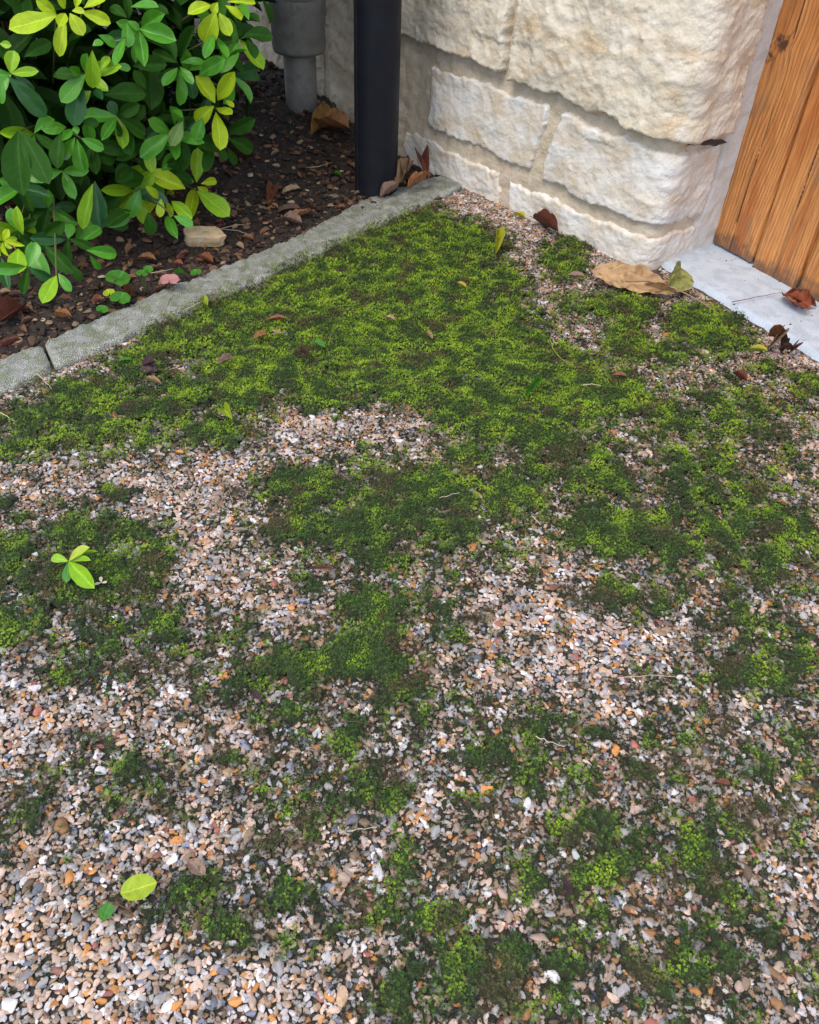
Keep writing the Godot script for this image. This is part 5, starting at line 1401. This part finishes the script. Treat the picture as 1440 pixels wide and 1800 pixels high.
	part("fold", leaf_mesh(0.1, 0.4, 0.08, 633, 0.5, 8, 8), tones["redbrown"], t).transform = blade_basis(Vector3(0.522, 0.014, -1.0988) - t.position, Vector3(0.5549, 0.012, -1.069) - t.position, 0.016, Vector3(-0.4, 0.7, 0.6).normalized())
	# shrivelled leaf on the edge of the threshold
	t = thing("shrivelled_leaf", "dark shrivelled leaf curled up on the edge of the pale threshold", "leaf", Vector3(0.4731, 0.01, -0.9573))
	for q in [[Vector3(0.4602, 0.012, -0.9787), Vector3(0.4813, 0.015, -0.9582), 0.006, "rust"], [Vector3(0.4695, 0.012, -0.9796), Vector3(0.4539, 0.01, -0.9499), 0.008, "pinkbrown"], [Vector3(0.4652, 0.01, -0.9481), Vector3(0.4837, 0.013, -0.9448), 0.007, "brown"], [Vector3(0.47, 0.015, -0.96), Vector3(0.468, 0.009, -0.9416), 0.006, "dark"], [Vector3(0.4753, 0.01, -0.9379), Vector3(0.4874, 0.013, -0.9564), 0.006, "redbrown"]]:
		part("blade", leaf_mesh(0.25, 0.8, 0.1, rng.randi() % 800, 0.5, 6, 8), tones[q[3]], t).transform = blade_basis(q[0] - t.position, q[1] - t.position, q[2], Vector3(0.1, 0.8, 0.6).normalized())
	# sprig of the shrub lying on the moss
	var hub := Vector3(-0.2978, 0.02, -0.5016)
	t = thing("shrub_sprig", "fresh green sprig with five oval leaves lying on the moss", "sprig", hub)
	for q in [[Vector3(-0.2698, 0.012, -0.4789), 0.0150, "l"], [Vector3(-0.2957, 0.012, -0.4839), 0.0085, "green"], [Vector3(-0.3191, 0.016, -0.5105), 0.0085, "l"], [Vector3(-0.2812, 0.032, -0.5099), 0.0095, "lime"], [Vector3(-0.277, 0.024, -0.5005), 0.0065, "l"], [Vector3(-0.2746, 0.024, -0.512), 0.0035, "l"]]:
		part("leaf", leaf_shapes[rng.randi() % 9], tones[q[1 + 1]], t).transform = blade_basis(Vector3.ZERO, q[0] - hub, q[1], Vector3(rng.randf_range(-0.3, 0.1), 0.9, rng.randf_range(0.1, 0.5)).normalized())
	part("stem", tube([Vector3.ZERO, Vector3(-0.3048, 0.016, -0.5029) - hub, Vector3(-0.3117, 0.01, -0.5055) - hub], 0.0008, 6), tones["stem"], t)
	# leaves on the pebbles at the front
	t = thing("fallen_leaf", "yellow green oval leaf lying on pebbles at the front of the path", "leaf", Vector3(-0.1518, 0.008, -0.2318))
	part("blade", leaf_mesh(-0.10, 0.16, 0.03, 641, 0.52, 10, 16), tones["lime"], t).transform = blade_basis(Vector3.ZERO, Vector3(-0.1722, 0.01, -0.2223) - t.position, 0.0158, Vector3(0.1, 0.95, 0.2).normalized())
	part("stalk", tube([Vector3.ZERO, Vector3(-0.1489, 0.008, -0.2323) - t.position, Vector3(-0.1449, 0.006, -0.2326) - t.position], 0.0005, 6), tones["redbrown"], t)
	t = thing("fallen_leaf", "small bright green leaf on a thin stalk lying on the front pebbles", "leaf", Vector3(-0.1778, 0.008, -0.2179))
	part("blade", leaf_mesh(-0.1, 0.12, 0.02, 643, 0.5, 8, 12), tones["green"], t).transform = blade_basis(Vector3.ZERO, Vector3(-0.1792, 0.008, -0.206) - t.position, 0.0090, Vector3(0.1, 0.95, 0.2).normalized())
	part("stalk", tube([Vector3.ZERO, Vector3(-0.1737, 0.008, -0.2174) - t.position, Vector3(-0.1649, 0.006, -0.2144) - t.position, Vector3(-0.1595, 0.005, -0.2098) - t.position], 0.00045, 6), tones["redbrown"], t)
	t = thing("fallen_leaf", "pinkish brown dry leaf with a hooked stalk on the front pebbles", "leaf", Vector3(-0.1347, 0.009, -0.2464))
	part("blade", leaf_mesh(-0.15, 0.35, 0.04, 647, 0.55, 8, 12), tones["pinkbrown"], t).transform = blade_basis(Vector3.ZERO, Vector3(-0.1212, 0.008, -0.2373) - t.position, 0.0092, Vector3(0.25, 0.9, 0.3).normalized())
	part("stalk", tube([Vector3.ZERO, Vector3(-0.1352, 0.01, -0.249) - t.position, Vector3(-0.1343, 0.011, -0.2524) - t.position, Vector3(-0.1363, 0.009, -0.2564) - t.position], 0.0005, 6), tones["pinkbrown"], t)
	# a dark dried lump and a star shaped bract on the moss
	t = thing("dried_seed_head", "dark purple brown dried lump sitting on moss near the kerb", "seed head", Vector3(-0.3169, 0.01, -0.8309))
	part("husk", lump_mesh(651, Vector3(0.0105, 0.006, 0.0075), 0.5), tones["purple"], t)
	part("flap", leaf_mesh(-0.2, 0.5, 0.1, 653, 0.5, 6, 8), tones["purple"], t).transform = blade_basis(Vector3(-0.008, 0.003, 0), Vector3(0.010, 0.006, -0.003), 0.010, Vector3(0.2, 0.9, 0.3).normalized())
	t = thing("dried_bract", "tiny pale star shaped bract lying on the moss beside the rust leaf", "bract", Vector3(-0.178, 0.015, -0.9194))
	for k in 4:
		var a := k * TAU / 4.0 + 0.5
		part("lobe", leaf_shapes[k], tones["tan"], t).transform = blade_basis(Vector3.ZERO, Vector3(cos(a) * 0.0075, 0.002, sin(a) * 0.0075), 0.0035, Vector3.UP)
	t = thing("dried_bract", "tiny white papery bract on gravel below the green sprig", "bract", Vector3(-0.268, 0.008, -0.4895))
	for k in 3:
		var a := k * TAU / 3.0 + 0.2
		part("lobe", leaf_shapes[k], tones["straw"], t).transform = blade_basis(Vector3.ZERO, Vector3(cos(a) * 0.006, 0.002, sin(a) * 0.006), 0.003, Vector3.UP)
	# a few white pebbles that stand out on the moss
	var quartz := paint(Color(0.36, 0.36, 0.35), 0.5)
	for q in [[Vector3(0.0731, 0.006, -0.6813), 0.0042, "bright white pebble on the mossy edge in mid path"], [Vector3(-0.3375, 0.008, -0.5201), 0.0034, "bluish white pebble on moss beside the green sprig"], [Vector3(-0.0635, 0.005, -0.349), 0.0036, "white elongated pebble beside the lower moss"], [Vector3(-0.0045, 0.005, -0.367), 0.0030, "small white pebble on dark moss in the lower path"], [Vector3(0.0702, 0.005, -0.3656), 0.0036, "white pointed pebble among pebbles of the lower path"], [Vector3(0.1234, 0.006, -0.2658), 0.0044, "pale cream angular pebble on dark moss"]]:
		var o := part(numbered("white_pebble"), pebble_mesh(960 + rng.randi() % 30, 2), quartz, self)
		o.position = q[0]
		o.rotation.y = rng.randf() * TAU
		o.scale = Vector3(q[1] * 0.85, q[1] * 0.5, q[1] * 0.62)
		tag(o, q[2], "pebble", "white pebbles on the path")
